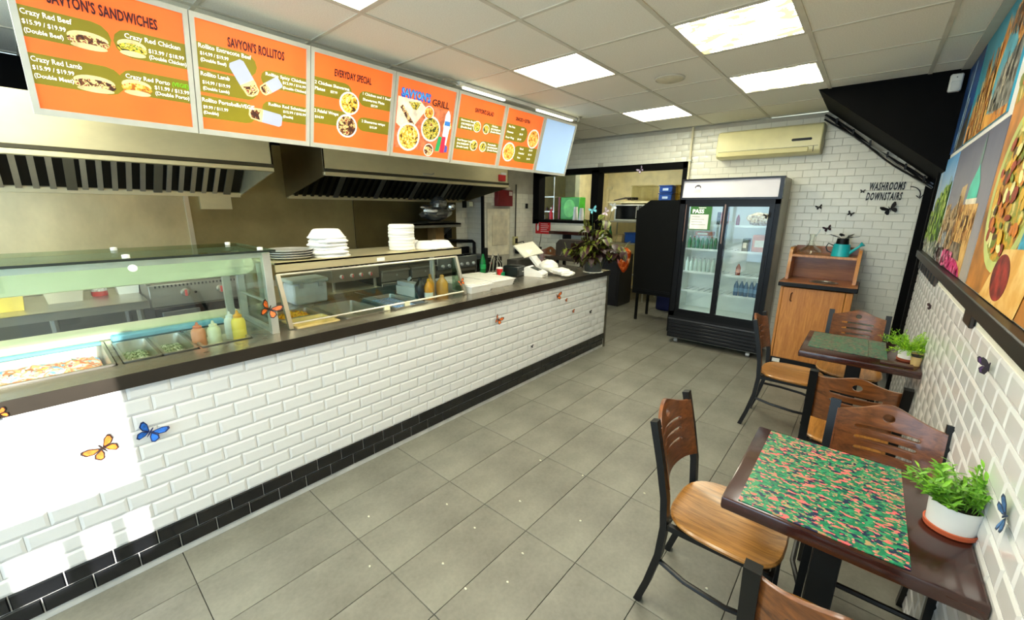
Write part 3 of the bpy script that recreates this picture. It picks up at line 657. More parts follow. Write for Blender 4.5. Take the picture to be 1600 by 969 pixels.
class Board:
    def __init__(s, i):
        s.i = i; y0 = .105+BW*i; s.o = Vector((BX, y0, BZ)); s.t = thing('menu_board', s.o, LB[i], 'menu board', 'lit boards above the counter')
        s.z = .0
        f = MB(); fr = ((0, 0, 0), br, bu, bn)
        for p in ([(0, 0), (BW-.004, 0), (BW-.004, .028), (0, .028)], [(0, BH-.024), (BW-.004, BH-.024), (BW-.004, BH), (0, BH)], [(0, .028), (.022, .028), (.022, BH-.024), (0, BH-.024)], [(BW-.026, .028), (BW-.004, .028), (BW-.004, BH-.024), (BW-.026, BH-.024)]):
            f.prism(p, fr, .052, -.04)
        f.prism([(.004, .004), (BW-.008, .004), (BW-.008, BH-.004), (.004, BH-.004)], fr, .03, -.075)
        f.build('frame', frame_m, s.t)
        MB().prism([(.02, .026), (BW-.024, .026), (BW-.024, BH-.022), (.02, BH-.022)], fr, .012, -.01).build('face', SCREEN if i == 6 else OR, s.t)
        boards.append(s)
    def uv(s, u, v): return ((.053-.018*s.i+.587*u), v*BH)
    def poly(s, pts, mat, lv, name='print', raw=False):
        s.z += .00004
        q = pts if raw else [s.uv(*p) for p in pts]
        q = [(min(max(x, .022), BW-.026), y) for x, y in q]
        return MB().prism(q, ((0, 0, 0), br, bu, bn), .0004, .0022+lv*.0006+s.z).build(name, mat, s.t, sharp=1)
    def pill(s, u0, v0, u1, v1, left, right):
        a, b = s.uv(u0, v0), s.uv(u1, v1); s.poly(pill(a[0], a[1], b[0], b[1], left, right), OL, 0, 'price_band', True)
    def disc(s, u, v, r, food, rim=True):
        a = s.uv(u, v)
        if rim: s.poly(ell(a[0], a[1], r, r), BOWL, 2, 'dish', True)
        s.poly(ell(a[0], a[1], r*.84, r*.84), food, 3, 'food_picture', True)
    def bun(s, u0, u1, v, food):
        a, b = s.uv(u0, v), s.uv(u1, v); c = (a[0]+b[0])/2; rx = (b[0]-a[0])/2
        s.poly(ell(c, a[1]+.012, rx, .026), F_bun, 1, 'bun', True); s.poly(ell(c, a[1]-.002, rx*1.02, .024), food, 2, 'filling', True)
        s.poly(ell(c, a[1]-.022, rx*.9, .012), F_bun, 3, 'bun', True)
    def wrap(s, u0, v0, u1, v1, wd):
        a, b = Vector(s.uv(u0, v0)), Vector(s.uv(u1, v1)); d = (b-a).normalized(); n = Vector((-d.y, d.x))*wd; L = (b-a).length
        def q(t, k): p = a+d*(L*t)+n*k; return (p.x, p.y)
        s.poly([q(0, -.7), q(.08, -1), q(.72, -1), q(.72, 1), q(.08, 1), q(0, .7)], WRAP, 2, 'wrap_paper', True)
        s.poly([q(.6, -1), q(.92, -.9), q(1, -.4), q(1, .4), q(.92, .9), q(.6, 1)], F_bun, 3, 'wrap_bread', True)
        s.poly([q(.66, -.75), q(.9, -.7), q(.96, 0), q(.9, .7), q(.66, .75), q(.72, 0)], F_meat, 4, 'filling', True)
    def tx(s, st, u, v, h, mat=WT, xs=1.0, bold=.0003, u1=None, spacing=1.0, align='LEFT'):
        a = s.uv(u, v); s.z += .00003
        o_ = bu*a[1]+br*max(a[0], .026)+bn*(.0062+s.z)
        ob = text(st, h*BH, mat, s.t, (o_, br, bu, bn), xs, bold, align, spacing=spacing)
        if u1 is not None:
            wdt = max(v_.co.x for v_ in ob.data.vertices); want = min(s.uv(u1, v)[0], BW-.028)-max(a[0], .026)
            ob.data.transform(Matrix.Diagonal((want/wdt, 1, 1, 1)))
for i in range(7): Board(i)
B = boards[0]
B.tx("SAVYON'S SANDWICHES", .10, .785, .075, DK, .7, .0018, .72, 1.05)
B.pill(-.09, .53, .42, .73, False, True); B.pill(-.09, .22, .46, .43, False, True); B.pill(.43, .53, .96, .73, True, False); B.pill(.43, .25, .96, .44, True, False)
B.tx('Crazy Red Beef', -.06, .675, .036, u1=.21); B.tx('$15.99 / $19.99', -.05, .615, .03, u1=.17); B.tx('(Double Beef)', -.05, .56, .03, u1=.15)
B.tx('Crazy Red Lamb', -.07, .375, .036, u1=.22); B.tx('$15.99 / $19.99', -.06, .32, .03, u1=.17); B.tx('(Double Meat)', -.06, .265, .03, u1=.16)
B.tx('Crazy Red Chicken', .50, .672, .036, u1=.86); B.tx('$13.99 / $18.99', .64, .60, .03, u1=.88); B.tx('(Double Chicken)', .64, .555, .03, u1=.92)
B.tx('Crazy Red Porto', .47, .375, .034, u1=.76); B.tx('(VEGIE)', .775, .375, .034, GRN, u1=.91); B.tx('$11.99 / $13.99', .65, .325, .03, u1=.9); B.tx('(Double Porto)', .65, .28, .03, u1=.89)
B.bun(.17, .40, .585, F_meat); B.bun(.16, .40, .28, F_meat); B.bun(.45, .63, .60, F_grn); B.bun(.44, .63, .305, F_chip)
B = boards[1]
B.tx("SAVYON'S ROLLITOS", .22, .80, .078, DK, .6, .0016, .71, 1.05)
B.pill(-.06, .575, .46, .78, False, True); B.pill(-.06, .37, .46, .56, False, True); B.pill(-.06, .15, .44, .345, False, True); B.pill(.49, .52, .98, .68, True, False); B.pill(.49, .22, .98, .40, True, False)
B.tx('Rollito Entrecote Beef', -.01, .735, .036, u1=.41); B.tx('$14.99 / $19.99', .0, .68, .028, u1=.22); B.tx('(Double Beef)', .0, .63, .028, u1=.2)
B.tx('Rollito Lamb', -.01, .51, .036, u1=.22); B.tx('$14.99 / $19.99', .0, .445, .028, u1=.22); B.tx('(Double Lamb)', .0, .395, .028, u1=.21)
B.tx('Rollito PortobelloVEGIE', -.02, .29, .036, u1=.42); B.tx('$9.99 / $11.99', -.01, .232, .028, u1=.19); B.tx('(Double)', -.01, .185, .028, u1=.11)
B.tx('Rollito Spicy Chicken', .53, .63, .03, u1=.94); B.tx('$12.99 / $16.99', .69, .585, .024, u1=.92); B.tx('(Double Chicken)', .69, .54, .024, u1=.94)
B.tx('Rollito Red Schnitzel', .55, .355, .03, u1=.92); B.tx('$12.99 / $18.99', .69, .31, .024, u1=.93); B.tx('(Double)', .69, .262, .024, u1=.79)
B.wrap(.27, .69, .43, .42, .042); B.wrap(.67, .60, .49, .47, .03); B.wrap(.68, .22, .37, .26, .036)
B = boards[2]
B.tx('EVERYDAY SPECIAL', .23, .78, .072, DK, .6, .0014, .68, 1.05)
B.pill(.0, .55, .45, .73, False, True); B.pill(.53, .53, 1.0, .70, True, False); B.pill(.0, .26, .43, .43, False, True); B.pill(.53, .25, 1.0, .41, True, False)
B.tx('2 Chicken Shawarma', .01, .66, .034, u1=.41); B.tx('Plates', .01, .60, .034, u1=.13); B.tx('$27.99', .19, .60, .026, u1=.27); B.tx('1 Chicken and 1 Beef', .57, .655, .03, u1=.97); B.tx('Shawarma Plate', .58, .595, .03, u1=.87); B.tx('$27.99', .69, .545, .026, u1=.78)
B.tx('2 Falafel Wraps', .01, .375, .034, u1=.29); B.tx('$14.99', .02, .315, .026, u1=.12); B.tx('2 Shawarma wraps', .58, .352, .03, u1=.90); B.tx('$15.39', .69, .30, .026, u1=.79)
B.disc(.42, .53, .072, F_rice); B.disc(.40, .28, .075, F_meat)
B = boards[3]
B.tx("SAVYON'S", .10, .745, .10, lit((30, 60, 200), .35, .2, 30), .6, .0045, .56); B.tx("SAVYON'S", .108, .757, .085, lit((60, 170, 226), .35, .2, 30), .6, .001, .55); B.tx('GRILL', .59, .72, .085, P((20, 10, 14), .5), .5, .001, .89)
B.poly([(.06, .12), (.92, .12), (.96, .70), (.60, .70), (.58, .73), (.06, .73)], lit((206, 110, 70), .32, .2, 20), 0)
B.poly([(.06, .42), (.25, .30), (.52, .66), (.40, .74), (.06, .74)], lit((224, 214, 188), .36, .12, 18), 1)
B.poly([(.10, .62), (.14, .65), (.34, .44), (.29, .40)], F_meat, 2); B.poly([(.22, .70), (.42, .72), (.36, .62), (.30, .62)], F_grn, 2)
B.disc(.56, .62, .05, F_chip); B.disc(.62, .42, .098, F_grn); B.disc(.27, .27, .105, F_rice); B.disc(.90, .50, .05, F_rice, False); B.disc(.62, .14, .05, F_meat)
B.poly([(.83, .24), (.92, .24), (.95, .50), (.935, .64), (.90, .70), (.885, .70), (.85, .64), (.84, .5)], lit((232, 236, 244), .36, .03), 4, 'bottle_picture'); B.poly([(.848, .50), (.948, .50), (.945, .56), (.85, .56)], lit((50, 120, 200), .36), 5)
B.poly([(.82, .13), (.89, .13), (.90, .35), (.83, .35)], lit((214, 40, 70), .36), 5, 'can_picture'); B.poly([(.73, .14), (.80, .14), (.83, .34), (.77, .34)], lit((40, 160, 90), .36), 4, 'can_picture'); B.poly([(.90, .14), (.95, .14), (.95, .22), (.91, .24)], lit((70, 80, 170), .36), 4, 'can_picture')
B = boards[4]
B.tx("SAVYON'S SALAD", .39, .77, .062, DK, .6, .001, .79, 1.05)
for (u0, v0, u1, v1, l, r) in ((.10, .50, .56, .66, False, True), (.60, .52, 1.06, .66, True, False), (.08, .21, .54, .38, False, True), (.58, .23, 1.06, .39, True, False)): B.pill(u0, v0, u1, v1, l, r)
for st, u, v, u1 in (('Entrecote Beef', .14, .615, .42), ('$18.99/$23.99', .15, .565, .40), ('(Double Beef)', .15, .52, .37), ('Chicken', .79, .62, .93), ('$15.99/$20.99', .78, .575, 1.0), ('(Double Chicken)', .78, .535, 1.02),
                     ('Beef Burger Lamb', .12, .335, .43), ('$16.99/$20.99', .12, .285, .36), ('(Double Lamb)', .12, .24, .36), ('Portobello', .77, .34, .96), ('$14.99/$18.99', .77, .295, 1.0), ('(Double Porto)', .77, .255, 1.02)): B.tx(st, u, v, .028, u1=u1)
B.disc(.48, .575, .048, F_grn); B.disc(.68, .565, .042, F_grn); B.disc(.47, .30, .047, F_grn); B.disc(.67, .30, .045, F_grn)
B = boards[5]
B.tx('SNACKS + EXTRA', .32, .80, .055, DK, .6, .001, .70, 1.05)
B.pill(.13, .47, .70, .73, False, True); B.pill(.40, .15, 1.08, .42, True, False)
for st, u, v, u1 in (('Pita Fries', .18, .675, .34), ('$6.99', .50, .675, .58), ('Hummus', .16, .59, .32), ('$6.99', .48, .59, .57), ('Sour Plug', .15, .505, .36), ('$4.99', .45, .505, .55), ('Tabouli', .56, .36, .66), ('$6.99', .82, .36, .92),
                     ('Falafel', .55, .285, .70), ('$5.99', .82, .285, .92), ('Rice', .54, .21, .62), ('$4.99', .80, .21, .90)): B.tx(st, u, v, .03, u1=u1)
B.disc(.88, .57, .095, F_chip); B.disc(.30, .29, .092, F_chip)
# lamp bar and hanging rods above the boards
t = thing('tube_light', (-2.80, 3.4, CZ), 'thin white tube light strip above the last menu boards', 'light')
MB().box((-.02, -.86, -.03), (.02, .96, 0)).build('housing', white_plastic, t)
for y0, y1 in ((-.80, -.28), (.22, .88)): MB().box((-.012, y0, -.042), (.012, y1, -.03)).build('tube', lit((255, 252, 226), 3, .01), t)
MB().tube([(.0, -.92, -.02), (.0, -1.5, -.03)], .008, 6).build('conduit', alu, t)
MB().tube([(.0, -.86, -.02), (.02, -.95, .0-.004), (.03, -1.05, -.03)], .006, 6).build('cable', P((190, 186, 170), .4), t)

# ------------------------------------------------------------------ butterflies
def butterfly(fr, size, rot, cols, lab, grp, fold=.35, name='butterfly_sticker', cat='butterfly'):
    o_, r, u, n = [Vector(q) for q in fr]; c, s_ = math.cos(rot), math.sin(rot); r2 = r*c+u*s_; u2 = u*c-r*s_
    t = bpy.data.objects.new(name, None); C.objects.link(t); t.empty_display_size = .02
    t.matrix_world = frame4(o_+n*.004, r2, u2, n); tag(t, lab, cat, grp)
    for sd_ in (-1, 1):
        for kind in ('fore', 'hind'):
            pts = [(.06, .05), (.5, .55), (.85, .72), (.98, .6), (.9, .25), (.55, .0), (.1, -.02)] if kind == 'fore' else [(.06, .0), (.55, -.03), (.74, -.25), (.62, -.6), (.4, -.66), (.15, -.35)]
            cf_, sf_ = math.cos(fold), math.sin(fold)
            f2 = ((0, 0, 0), (sd_*cf_, 0, sf_), (0, 1, 0), (-sd_*sf_, 0, cf_))
            b = MB(); b.prism([(x*size, y*size) for x, y in pts], f2, .001); w_ = b.build('wing', P(cols[1], .5), t)
            cx = sum(p[0] for p in pts)/len(pts); cy = sum(p[1] for p in pts)/len(pts)
            MB().prism([((cx+(x-cx)*.72)*size, (cy+(y-cy)*.72)*size) for x, y in pts], f2, .0008, .0008).build('wing_patch', P(cols[0], .5, var=.2, scale=60), w_)
    MB().tube([(0, -.4*size, .002), (0, 0, .004), (0, .35*size, .003)], [.02*size, .06*size, .04*size], 6).build('body', P(cols[1], .5), t)
    return t
MON = ((222, 104, 34), (40, 18, 10)); BLU = ((40, 110, 206), (16, 36, 96)); BLK = ((24, 22, 24), (10, 10, 12))
cf_ = lambda y, z: ((XC+.012, y, z), (0, 1, 0), (0, 0, 1), (1, 0, 0))
butterfly(cf_(.04, .672), .06, .5, MON, 'large orange butterfly at the edge of the sunlit tile', 'butterflies on the counter', .3)
butterfly(cf_(.195, .68), .06, -.6, BLU, 'large blue butterfly on the white counter tiles', 'butterflies on the counter', .3)
butterfly(cf_(2.495, .743), .055, -.5, MON, 'orange butterfly on the counter below the trays', 'butterflies on the counter', .3)
butterfly(cf_(3.373, .811), .06, .2, MON, 'orange butterfly on the counter below the plastic bag', 'butterflies on the counter', .6)
butterfly(cf_(3.528, .746), .03, .4, MON, 'small butterfly just right of the orange one below the bag', 'butterflies on the counter', .9)
butterfly(cf_(3.674, .602), .032, .3, MON, 'small orange butterfly mid-height near the counter end', 'butterflies on the counter', .9)
butterfly(cf_(4.044, .527), .03, .2, BLK, 'small dark butterfly nearest the counter end', 'butterflies on the counter', .9)
butterfly(cf_(2.968, .38), .025, .1, BLK, 'tiny black butterfly low on the counter tiles', 'butterflies on the counter', .5)
butterfly(((-2.458, .79, 1.115), (0, 1, 0), (0, 0, 1), (1, 0, 0)), .065, -.5, MON, 'orange butterfly on the end post of the glass case', 'butterflies on the glass', .5)
butterfly(((-2.292, -.19, .925), (0, 1, 0), (0, 0, 1), (1, 0, 0)), .03, .4, MON, 'orange butterfly on the counter edge at far left', 'butterflies on the counter', .4)
butterfly(((-2.51, 2.26, 1.07), (0, 1, 0), (-.33, 0, .94), (.94, 0, .33)), .04, .3, MON, 'red-orange butterfly at the end of the slanted glass', 'butterflies on the glass', .4)
kb = lambda x, z: ((x, YB-.008, z), (1, 0, 0), (0, 0, 1), (0, -1, 0))
butterfly(kb(.106, 1.70), .075, .5, BLK, 'large black butterfly under the washroom lettering', 'butterflies on the back wall', .5)
butterfly(kb(-.475, 1.716), .036, .3, BLK, 'black butterfly on the wall nearest the drinks fridge', 'butterflies on the back wall', .5)
butterfly(kb(-.195, 1.651), .036, -.4, BLK, 'black butterfly on the wall above the watering can', 'butterflies on the back wall', .6)
butterfly(kb(-.366, 1.491), .045, .4, ((60, 24, 34), (14, 10, 12)), 'dark reddish butterfly above the glass carafe', 'butterflies on the back wall', .5)
butterfly(kb(-.133, 1.878), .025, .0, BLK, 'tiny black butterfly left of the washroom lettering', 'butterflies on the back wall', .5)
rb = lambda y, z: ((XW-.0075, y, z), (0, -1, 0), (0, 0, 1), (-1, 0, 0))
butterfly(rb(1.415, .955), .05, -.9, ((70, 110, 160), (44, 58, 84)), 'blue-grey butterfly on the tiles beside the near plant', 'butterflies on the right wall', .3)
butterfly(rb(1.922, 1.19), .04, .2, ((70, 40, 90), (30, 16, 36)), 'purple butterfly on the tiles under the rail', 'butterflies on the right wall', .8)
butterfly(rb(3.547, 1.104), .03, .2, ((90, 40, 60), (40, 16, 24)), 'tiny red-brown butterfly above the far plant', 'butterflies on the right wall', .8)
butterfly(((-2.55, YB-.04, 2.21), (1, 0, 0), (0, 0, 1), (0, -1, 0)), .06, .6, ((190, 170, 200), (30, 26, 34)), 'pale and black butterfly on the frame over the doorway', 'butterflies on the back wall', .5)

# ------------------------------------------------------------------ range hoods
def hood(y0, y1, lab, m_in, m_side, front_mat):
    q = Vector((-4.33, (y0+y1)/2, 1.76)); t = thing('range_hood', q, lab, 'range hood', 'stainless range hoods')
    XF, ZF, ZB = -3.87, 1.95, 1.765
    MB(q).box((XF-.012, y0, 1.985), (XF, y1, 2.315)).build('front_panel', front_mat, t)
    MB(q).box((XF-.012, y0, 1.985), (XF+.014, y1, 2.012), .003).build('groove_lip', ss_dark, t)
    MB(q).box((XF-.03, y0, ZF), (XF+.012, y1, 1.985), .004).build('drip_lip', ss_warm, t)
    for y in (y0, y1): 
        b = MB(q); b.prism([(XF, 2.315), (XF, ZF), (XL+.013, ZB), (XL+.013, 2.315)], ((0, y, 0), (1, 0, 0), (0, 0, 1), (0, 1, 0)), .012 if y == y0 else -.012); b.build('side_panel', m_side, t)
    b = MB(q); b.box((XL+.014, y0+.012, ZB-.01), (XL+.06, y1-.012, ZB+.03)); b.build('grease_gutter', ss_warm, t)
    MB(q).box((XL+.02, y0+.014, 2.30), (XF-.014, y1-.014, 2.31)).build('ceiling_plate', ss_dark, t)
    # slanted bank of baffle filters
    p0, p1 = Vector((XL+.08, 0, ZB+.02)), Vector((XF-.36, 0, 2.25)); sl = (p1-p0); L = sl.length; sl.normalize(); nn = Vector((sl.z, 0, -sl.x))
    MB(q).prism([(y0+.02, 0), (y1-.02, 0), (y1-.02, L), (y0+.02, L)], (p0-nn*.03, (0, 1, 0), sl, nn), .006).build('filter_back', P((24, 20, 14), .5, .3), t)
    n = int((y1-y0-.1)/.085)
    for k in range(n):
        y = y0+.07+k*.085
        if k % 6 == 5: MB(q).prism([(y-.012, 0), (y+.045, 0), (y+.045, L), (y-.012, L)], (p0, (0, 1, 0), sl, nn), .012).build('filter_joint', ss_dull, t); continue
        MB(q).prism([(y-.013, .01), (y+.02, .01), (y+.02, L-.01), (y-.013, L-.01)], (p0, (0, 1, 0), sl, nn), .014).build('baffle', m_in, t)
    return t
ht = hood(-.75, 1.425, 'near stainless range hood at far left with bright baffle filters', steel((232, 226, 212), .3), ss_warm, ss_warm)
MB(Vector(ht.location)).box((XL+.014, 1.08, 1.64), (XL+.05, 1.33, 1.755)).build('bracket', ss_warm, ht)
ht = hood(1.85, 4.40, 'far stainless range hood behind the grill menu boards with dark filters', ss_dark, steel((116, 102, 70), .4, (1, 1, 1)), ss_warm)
q = Vector(ht.location)
MB(q).box((-3.868, 4.20, 2.03), (-3.855, 4.33, 2.11)).build('red_label', P((206, 34, 34), .5), ht); MB(q).box((-3.868, 4.25, 2.11), (-3.853, 4.34, 2.14)).build('white_label', white_plastic, ht)
MB(q).tube([(-3.85, 2.95, 2.03), (-3.83, 3.0, 2.035), (-3.83, 3.06, 2.035), (-3.85, 3.1, 2.05)], .008, 6).build('handle', ss, ht)
# ------------------------------------------------------------------ cooking line along the left wall
def knob(t, q, x, y, z, r=.022, mat=None, ring=True):
    k = MB(q).lathe([(r, 0), (r, .012), (r*.8, .02), (r*.3, .022)], (x, y, z), 16, 'x').build('knob', mat or ss, t)
    if ring: MB(q).box((x+.02, y-r*.25, z-r*.8), (x+.03, y+r*.25, z+r*.8)).build('knob_grip', P((196, 70, 64), .4), k)
q = (-4.37, .05, 0); t = thing('work_table', q, 'stainless work table against the steel wall at far left', 'table')
b = MB(q); b.box((-4.78, -.45, .965), (-3.95, .485, .985)); b.box((-3.965, -.45, .93), (-3.95, .485, .985)); b.box((-4.78, -.45, .94), (-4.76, .485, .985)); b.build('table_top', ss, t)
MB(q).box((-4.72, -.4, .25), (-4.0, .45, .27)).build('under_shelf', ss_dull, t)
for x in (-4.72, -4.0):
    for y in (-.4, .0, .43): MB(q).tube([(x, y, 0), (x, y, .965)], .02, 8).build('leg', ss, t)
MB(q).box((-4.77, -.4, .28), (-4.75, .45, .93)).build('back_panel', ss_dull, t)
def tub(name, x, y, z, hx, hy, h, mat, lab, cat, taper=.85, lip=True):
    t = thing(name, (x, y, z), lab, cat); b = MB(); R = [[b._v((sx*hx*k, sy*hy*k, zz)) for sx, sy in ((-1, -1), (1, -1), (1, 1), (-1, 1))] for k, zz in ((taper, 0), (1, h), (.95, h), (taper*.94, .01))]
    b.loft(R); b.build('tub', mat, t)
    if lip: MB().box((-hx*1.06, -hy*1.06, h-.012), (hx*1.06, hy*1.06, h-.003)).build('rim', mat, t)
    return t
tub('food_tub', -4.25, -.20, .986, .11, .10, .15, P((244, 214, 96), .35, var=.08), 'yellow food tub on the work table at far left', 'tub', lip=False)
tub('steel_insert', -4.40, .08, .986, .13, .10, .10, steel((214, 214, 208), .3), 'steel insert pan on the work table left of the red jar', 'pan')
t = thing('red_jar', (-4.45, .27, .986), 'red spice jar on the work table by the griddle', 'jar')
MB().lathe([(.045, 0), (.048, .01), (.042, .09), (.045, .1)], n=16).build('jar', P((206, 50, 48), .35), t); MB().lathe([(.046, .03), (.046, .07)], n=16, cap=False).build('label_band', P((236, 214, 206), .5, var=.3, scale=60), t); MB().lathe([(.047, .1), (.047, .125), (.01, .128)], n=16).build('lid', P((236, 232, 226), .5), t)
tub('plastic_tub', -4.45, .43, .986, .075, .07, .10, white_plastic, 'white plastic tub on the work table next to the griddle', 'tub')
q = (-4.37, .81, 0); t = thing('griddle', q, 'wide steel griddle with two red-marked knobs seen through the glass case', 'griddle')
MB(q).box((-4.76, .50, .90), (-4.02, 1.13, 1.09)).build('body', ss_dull, t); MB(q).box((-4.02, .50, .915), (-4.0, 1.13, 1.085), .004).build('control_panel', steel((170, 168, 158), .35), t)
MB(q).box((-4.76, .49, 1.09), (-4.0, .515, 1.17)).build('splash_side', ss, t); MB(q).box((-4.76, 1.115, 1.09), (-4.0, 1.14, 1.17)).build('splash_side', ss, t)
for k in range(24): MB(q).box((-4.0, .535+k*.0245, 1.062), (-3.997, .545+k*.0245, 1.078)).build('vent_slot', black, t)
for y in (.715, .95):
    knob(t, q, -4.0, y, 1.008, .03); MB(q).lathe([(.009, 0), (.009, .004)], (-4.0, y+.065, 1.003), 10, 'x').build('pilot_hole', black, t)
MB(q).box((-4.72, .52, .20), (-4.06, 1.11, .90)).build('oven_base', P((26, 30, 34), .3, .4), t); MB(q).box((-4.06, .56, .80), (-4.05, .80, .865), .004).build('drip_tray', steel((170, 172, 170), .3), t)
for y in (.54, 1.09):
    for x in (-4.7, -4.06): MB(q).tube([(x, y, 0), (x, y, .2)], .02, 8).build('leg', ss, t)
q = (-4.37, 2.13, 0); t = thing('hot_plate', q, 'four-knob steel hot plate on a low stand under the shelf', 'cooker')
MB(q).box((-4.72, 1.87, .935), (-3.96, 2.385, 1.07), .004).build('body', ss_dull, t); MB(q).box((-3.96, 1.87, .94), (-3.95, 2.385, 1.065)).build('control_panel', steel((156, 148, 128), .35), t)
for y in (1.965, 2.075, 2.175, 2.28): knob(t, q, -3.95, y, .99, .02, P((210, 206, 200), .3, .5), True)
for x in (-4.68, -4.0):
    for y in (1.9, 2.36): MB(q).tube([(x, y, .835), (x, y, .935)], .016, 8).build('foot', ss, t)
g_ = MB(q)
for k in range(9): g_.box((-4.66, 1.9+k*.057, 1.07), (-4.02, 1.915+k*.057, 1.09))
g_.build('grate', P((40, 36, 30), .5, .5), t)
q = (-4.37, 1.7, 0); t = thing('equipment_stand', q, 'low stainless stand carrying the hot plate', 'stand')
MB(q).box((-4.78, 1.16, .81), (-3.93, 2.39, .835)).build('table_top', ss_warm, t); MB(q).box((-4.74, 1.2, .2), (-3.98, 2.37, .22)).build('under_shelf', ss_dull, t)
for x in (-4.72, -3.97):
    for y in (1.2, 2.36): MB(q).tube([(x, y, 0), (x, y, .81)], .02, 8).build('leg', ss, t)
MB(q).box((-4.77, 1.18, .22), (-4.75, 2.38, .80)).build('back_panel', ss_dark, t)
for y0, lab in ((2.405, 'left steel warming drawer cabinet under the shelf'), (2.80, 'right steel warming drawer cabinet under the shelf')):
    q = (-4.37, y0+.18, 0); t = thing('warming_cabinet', q, lab, 'cabinet', 'warming drawer cabinets')
    MB(q).box((-4.74, y0, .1), (-3.97, y0+.37, 1.03)).build('body', ss_dark, t)
    d = MB(q).box((-3.97, y0+.01, .875), (-3.945, y0+.36, 1.0), .004).build('drawer', ss_dull, t); MB(q).box((-3.945, y0+.005, .985), (-3.925, y0+.365, 1.0)).build('handle', ss, d); MB(q).lathe([(.012, 0), (.012, .004)], (-3.945, y0+.2, .94), 10, 'x').build('badge', alu, d)
    MB(q).box((-3.97, y0+.01, .3), (-3.95, y0+.36, .86), .004).build('door', ss_dull, t)
    for x in (-4.7, -4.02):
        for y in (y0+.03, y0+.34): MB(q).tube([(x, y, 0), (x, y, .1)], .018, 6).build('foot', ss, t)
q = (-4.37, 3.5, 0); t = thing('gas_range', q, 'gas range with a row of silver knobs past the warming cabinets', 'range')
MB(q).box((-4.76, 3.19, .12), (-3.97, 3.86, 1.04)).build('body', ss_dull, t); MB(q).box((-3.97, 3.19, .92), (-3.95, 3.86, 1.07), .004).build('control_panel', steel((150, 156, 152), .35), t)
for k in range(6): knob(t, q, -3.95, 3.27+k*.105, .965, .022, P((206, 208, 206), .3, .5), False)
MB(q).box((-3.97, 3.22, .25), (-3.95, 3.83, .88), .006).build('oven_door', ss_dark, t); MB(q).tube([(-3.93, 3.28, .83), (-3.93, 3.77, .83)], .012, 8).build('handle', ss, t)
g_ = MB(q)
for k in range(10): g_.box((-4.7, 3.23+k*.062, 1.04), (-4.0, 3.245+k*.062, 1.075))
g_.build('grate', black_metal, t)
for x in (-4.7, -4.02):
    for y in (3.22, 3.83): MB(q).tube([(x, y, 0), (x, y, .12)], .018, 6).build('foot', ss, t)
q = (-4.37, 4.16, 0); t = thing('fryer', q, 'dark fryer unit at the far end of the cooking line', 'fryer')
MB(q).box((-4.7, 3.90, .1), (-4.0, 4.42, 1.0), .006).build('body', P((12, 11, 10), .35, .2), t); MB(q).box((-4.0, 3.93, .88), (-3.985, 4.39, .98)).build('control_panel', P((38, 36, 32), .3, .6), t); knob(t, q, -3.985, 4.0, .93, .018); knob(t, q, -3.985, 4.15, .93, .018)
MB(q).box((-4.72, 3.90, 1.0), (-4.69, 4.42, 1.10)).build('back_guard', black_metal, t); MB(q).box((-4.0, 3.95, .2), (-3.985, 4.37, .84), .004).build('door', P((34, 32, 30), .35, .5), t)
for x in (-4.66, -4.04):
    for y in (3.93, 4.39): MB(q).tube([(x, y, 0), (x, y, .1)], .018, 6).build('foot', ss, t)
# wall shelf with foil-wrapped shawarma machine
q = (-4.62, 3.53, 1.47); t = thing('wall_shelf', q, 'dark steel wall shelf at the end of the cooking line', 'shelf')
MB(q).box((-4.785, 3.12, 1.455), (-4.35, 3.95, 1.475)).build('board', ss_dull, t); MB(q).box((-4.365, 3.12, 1.42), (-4.35, 3.95, 1.475)).build('front_lip', ss_dull, t)
for y in (3.2, 3.88): MB(q).prism([(-4.785, 1.455), (-4.42, 1.455), (-4.785, 1.2)], ((0, y, 0), (1, 0, 0), (0, 0, 1), (0, 1, 0)), .02).build('bracket', ss_dull, t)
MB(q).box((-4.785, 3.7, 1.15), (-4.6, 3.85, 1.42)).build('carton', P((150, 116, 66), .7), t).name = 'back_box'
q = (-4.52, 3.64, 1.476); t = thing('foil_machine', q, 'silver foil-wrapped machine sitting on the dark wall shelf', 'machine')
foil = steel((214, 214, 208), .22, (3, 3, 3), .3)
MB(q).box((-4.66, 3.42, 1.476), (-4.38, 3.86, 1.50), .004).build('foot_plate', ss_dark, t)
b = MB(q); blob(b, (-4.52, 3.65, 1.605), .16, .23, .10, 11, 9, 14, .35); b.build('wrapped_base', foil, t, sharp=12)
b = MB(q); blob(b, (-4.53, 3.72, 1.735), .10, .12, .09, 12, 8, 10, .5); b.build('wrapped_head', foil, t, sharp=12)
b = MB(q); blob(b, (-4.45, 3.44, 1.68), .04, .09, .03, 13, 7, 9, .4); b.build('wrapped_arm', foil, t, sharp=12); b = MB(q); blob(b, (-4.45, 3.87, 1.69), .05, .06, .05, 14, 7, 9, .4); b.build('wrapped_knob', foil, t, sharp=12)
# pans and grate tops between hot plate and wall
for y0, y1, z, lab in ((2.28, 2.66, 1.10, 'flat steel burner cover left of the foam bowls'), (2.70, 2.90, 1.06, 'dark burner cover behind the foam bowls')): 
    q = (-4.35, (y0+y1)/2, z); t = thing('burner_cover', q, lab, 'cover'); MB(q).box((-4.6, y0, z-.02), (-4.1, y1, z+.03), .006).build('cover_plate', ss_dark, t); MB(q).box((-4.45, y0+.06, z+.03), (-4.3, y1-.06, z+.09), .006).build('cover_block', ss_dull, t)
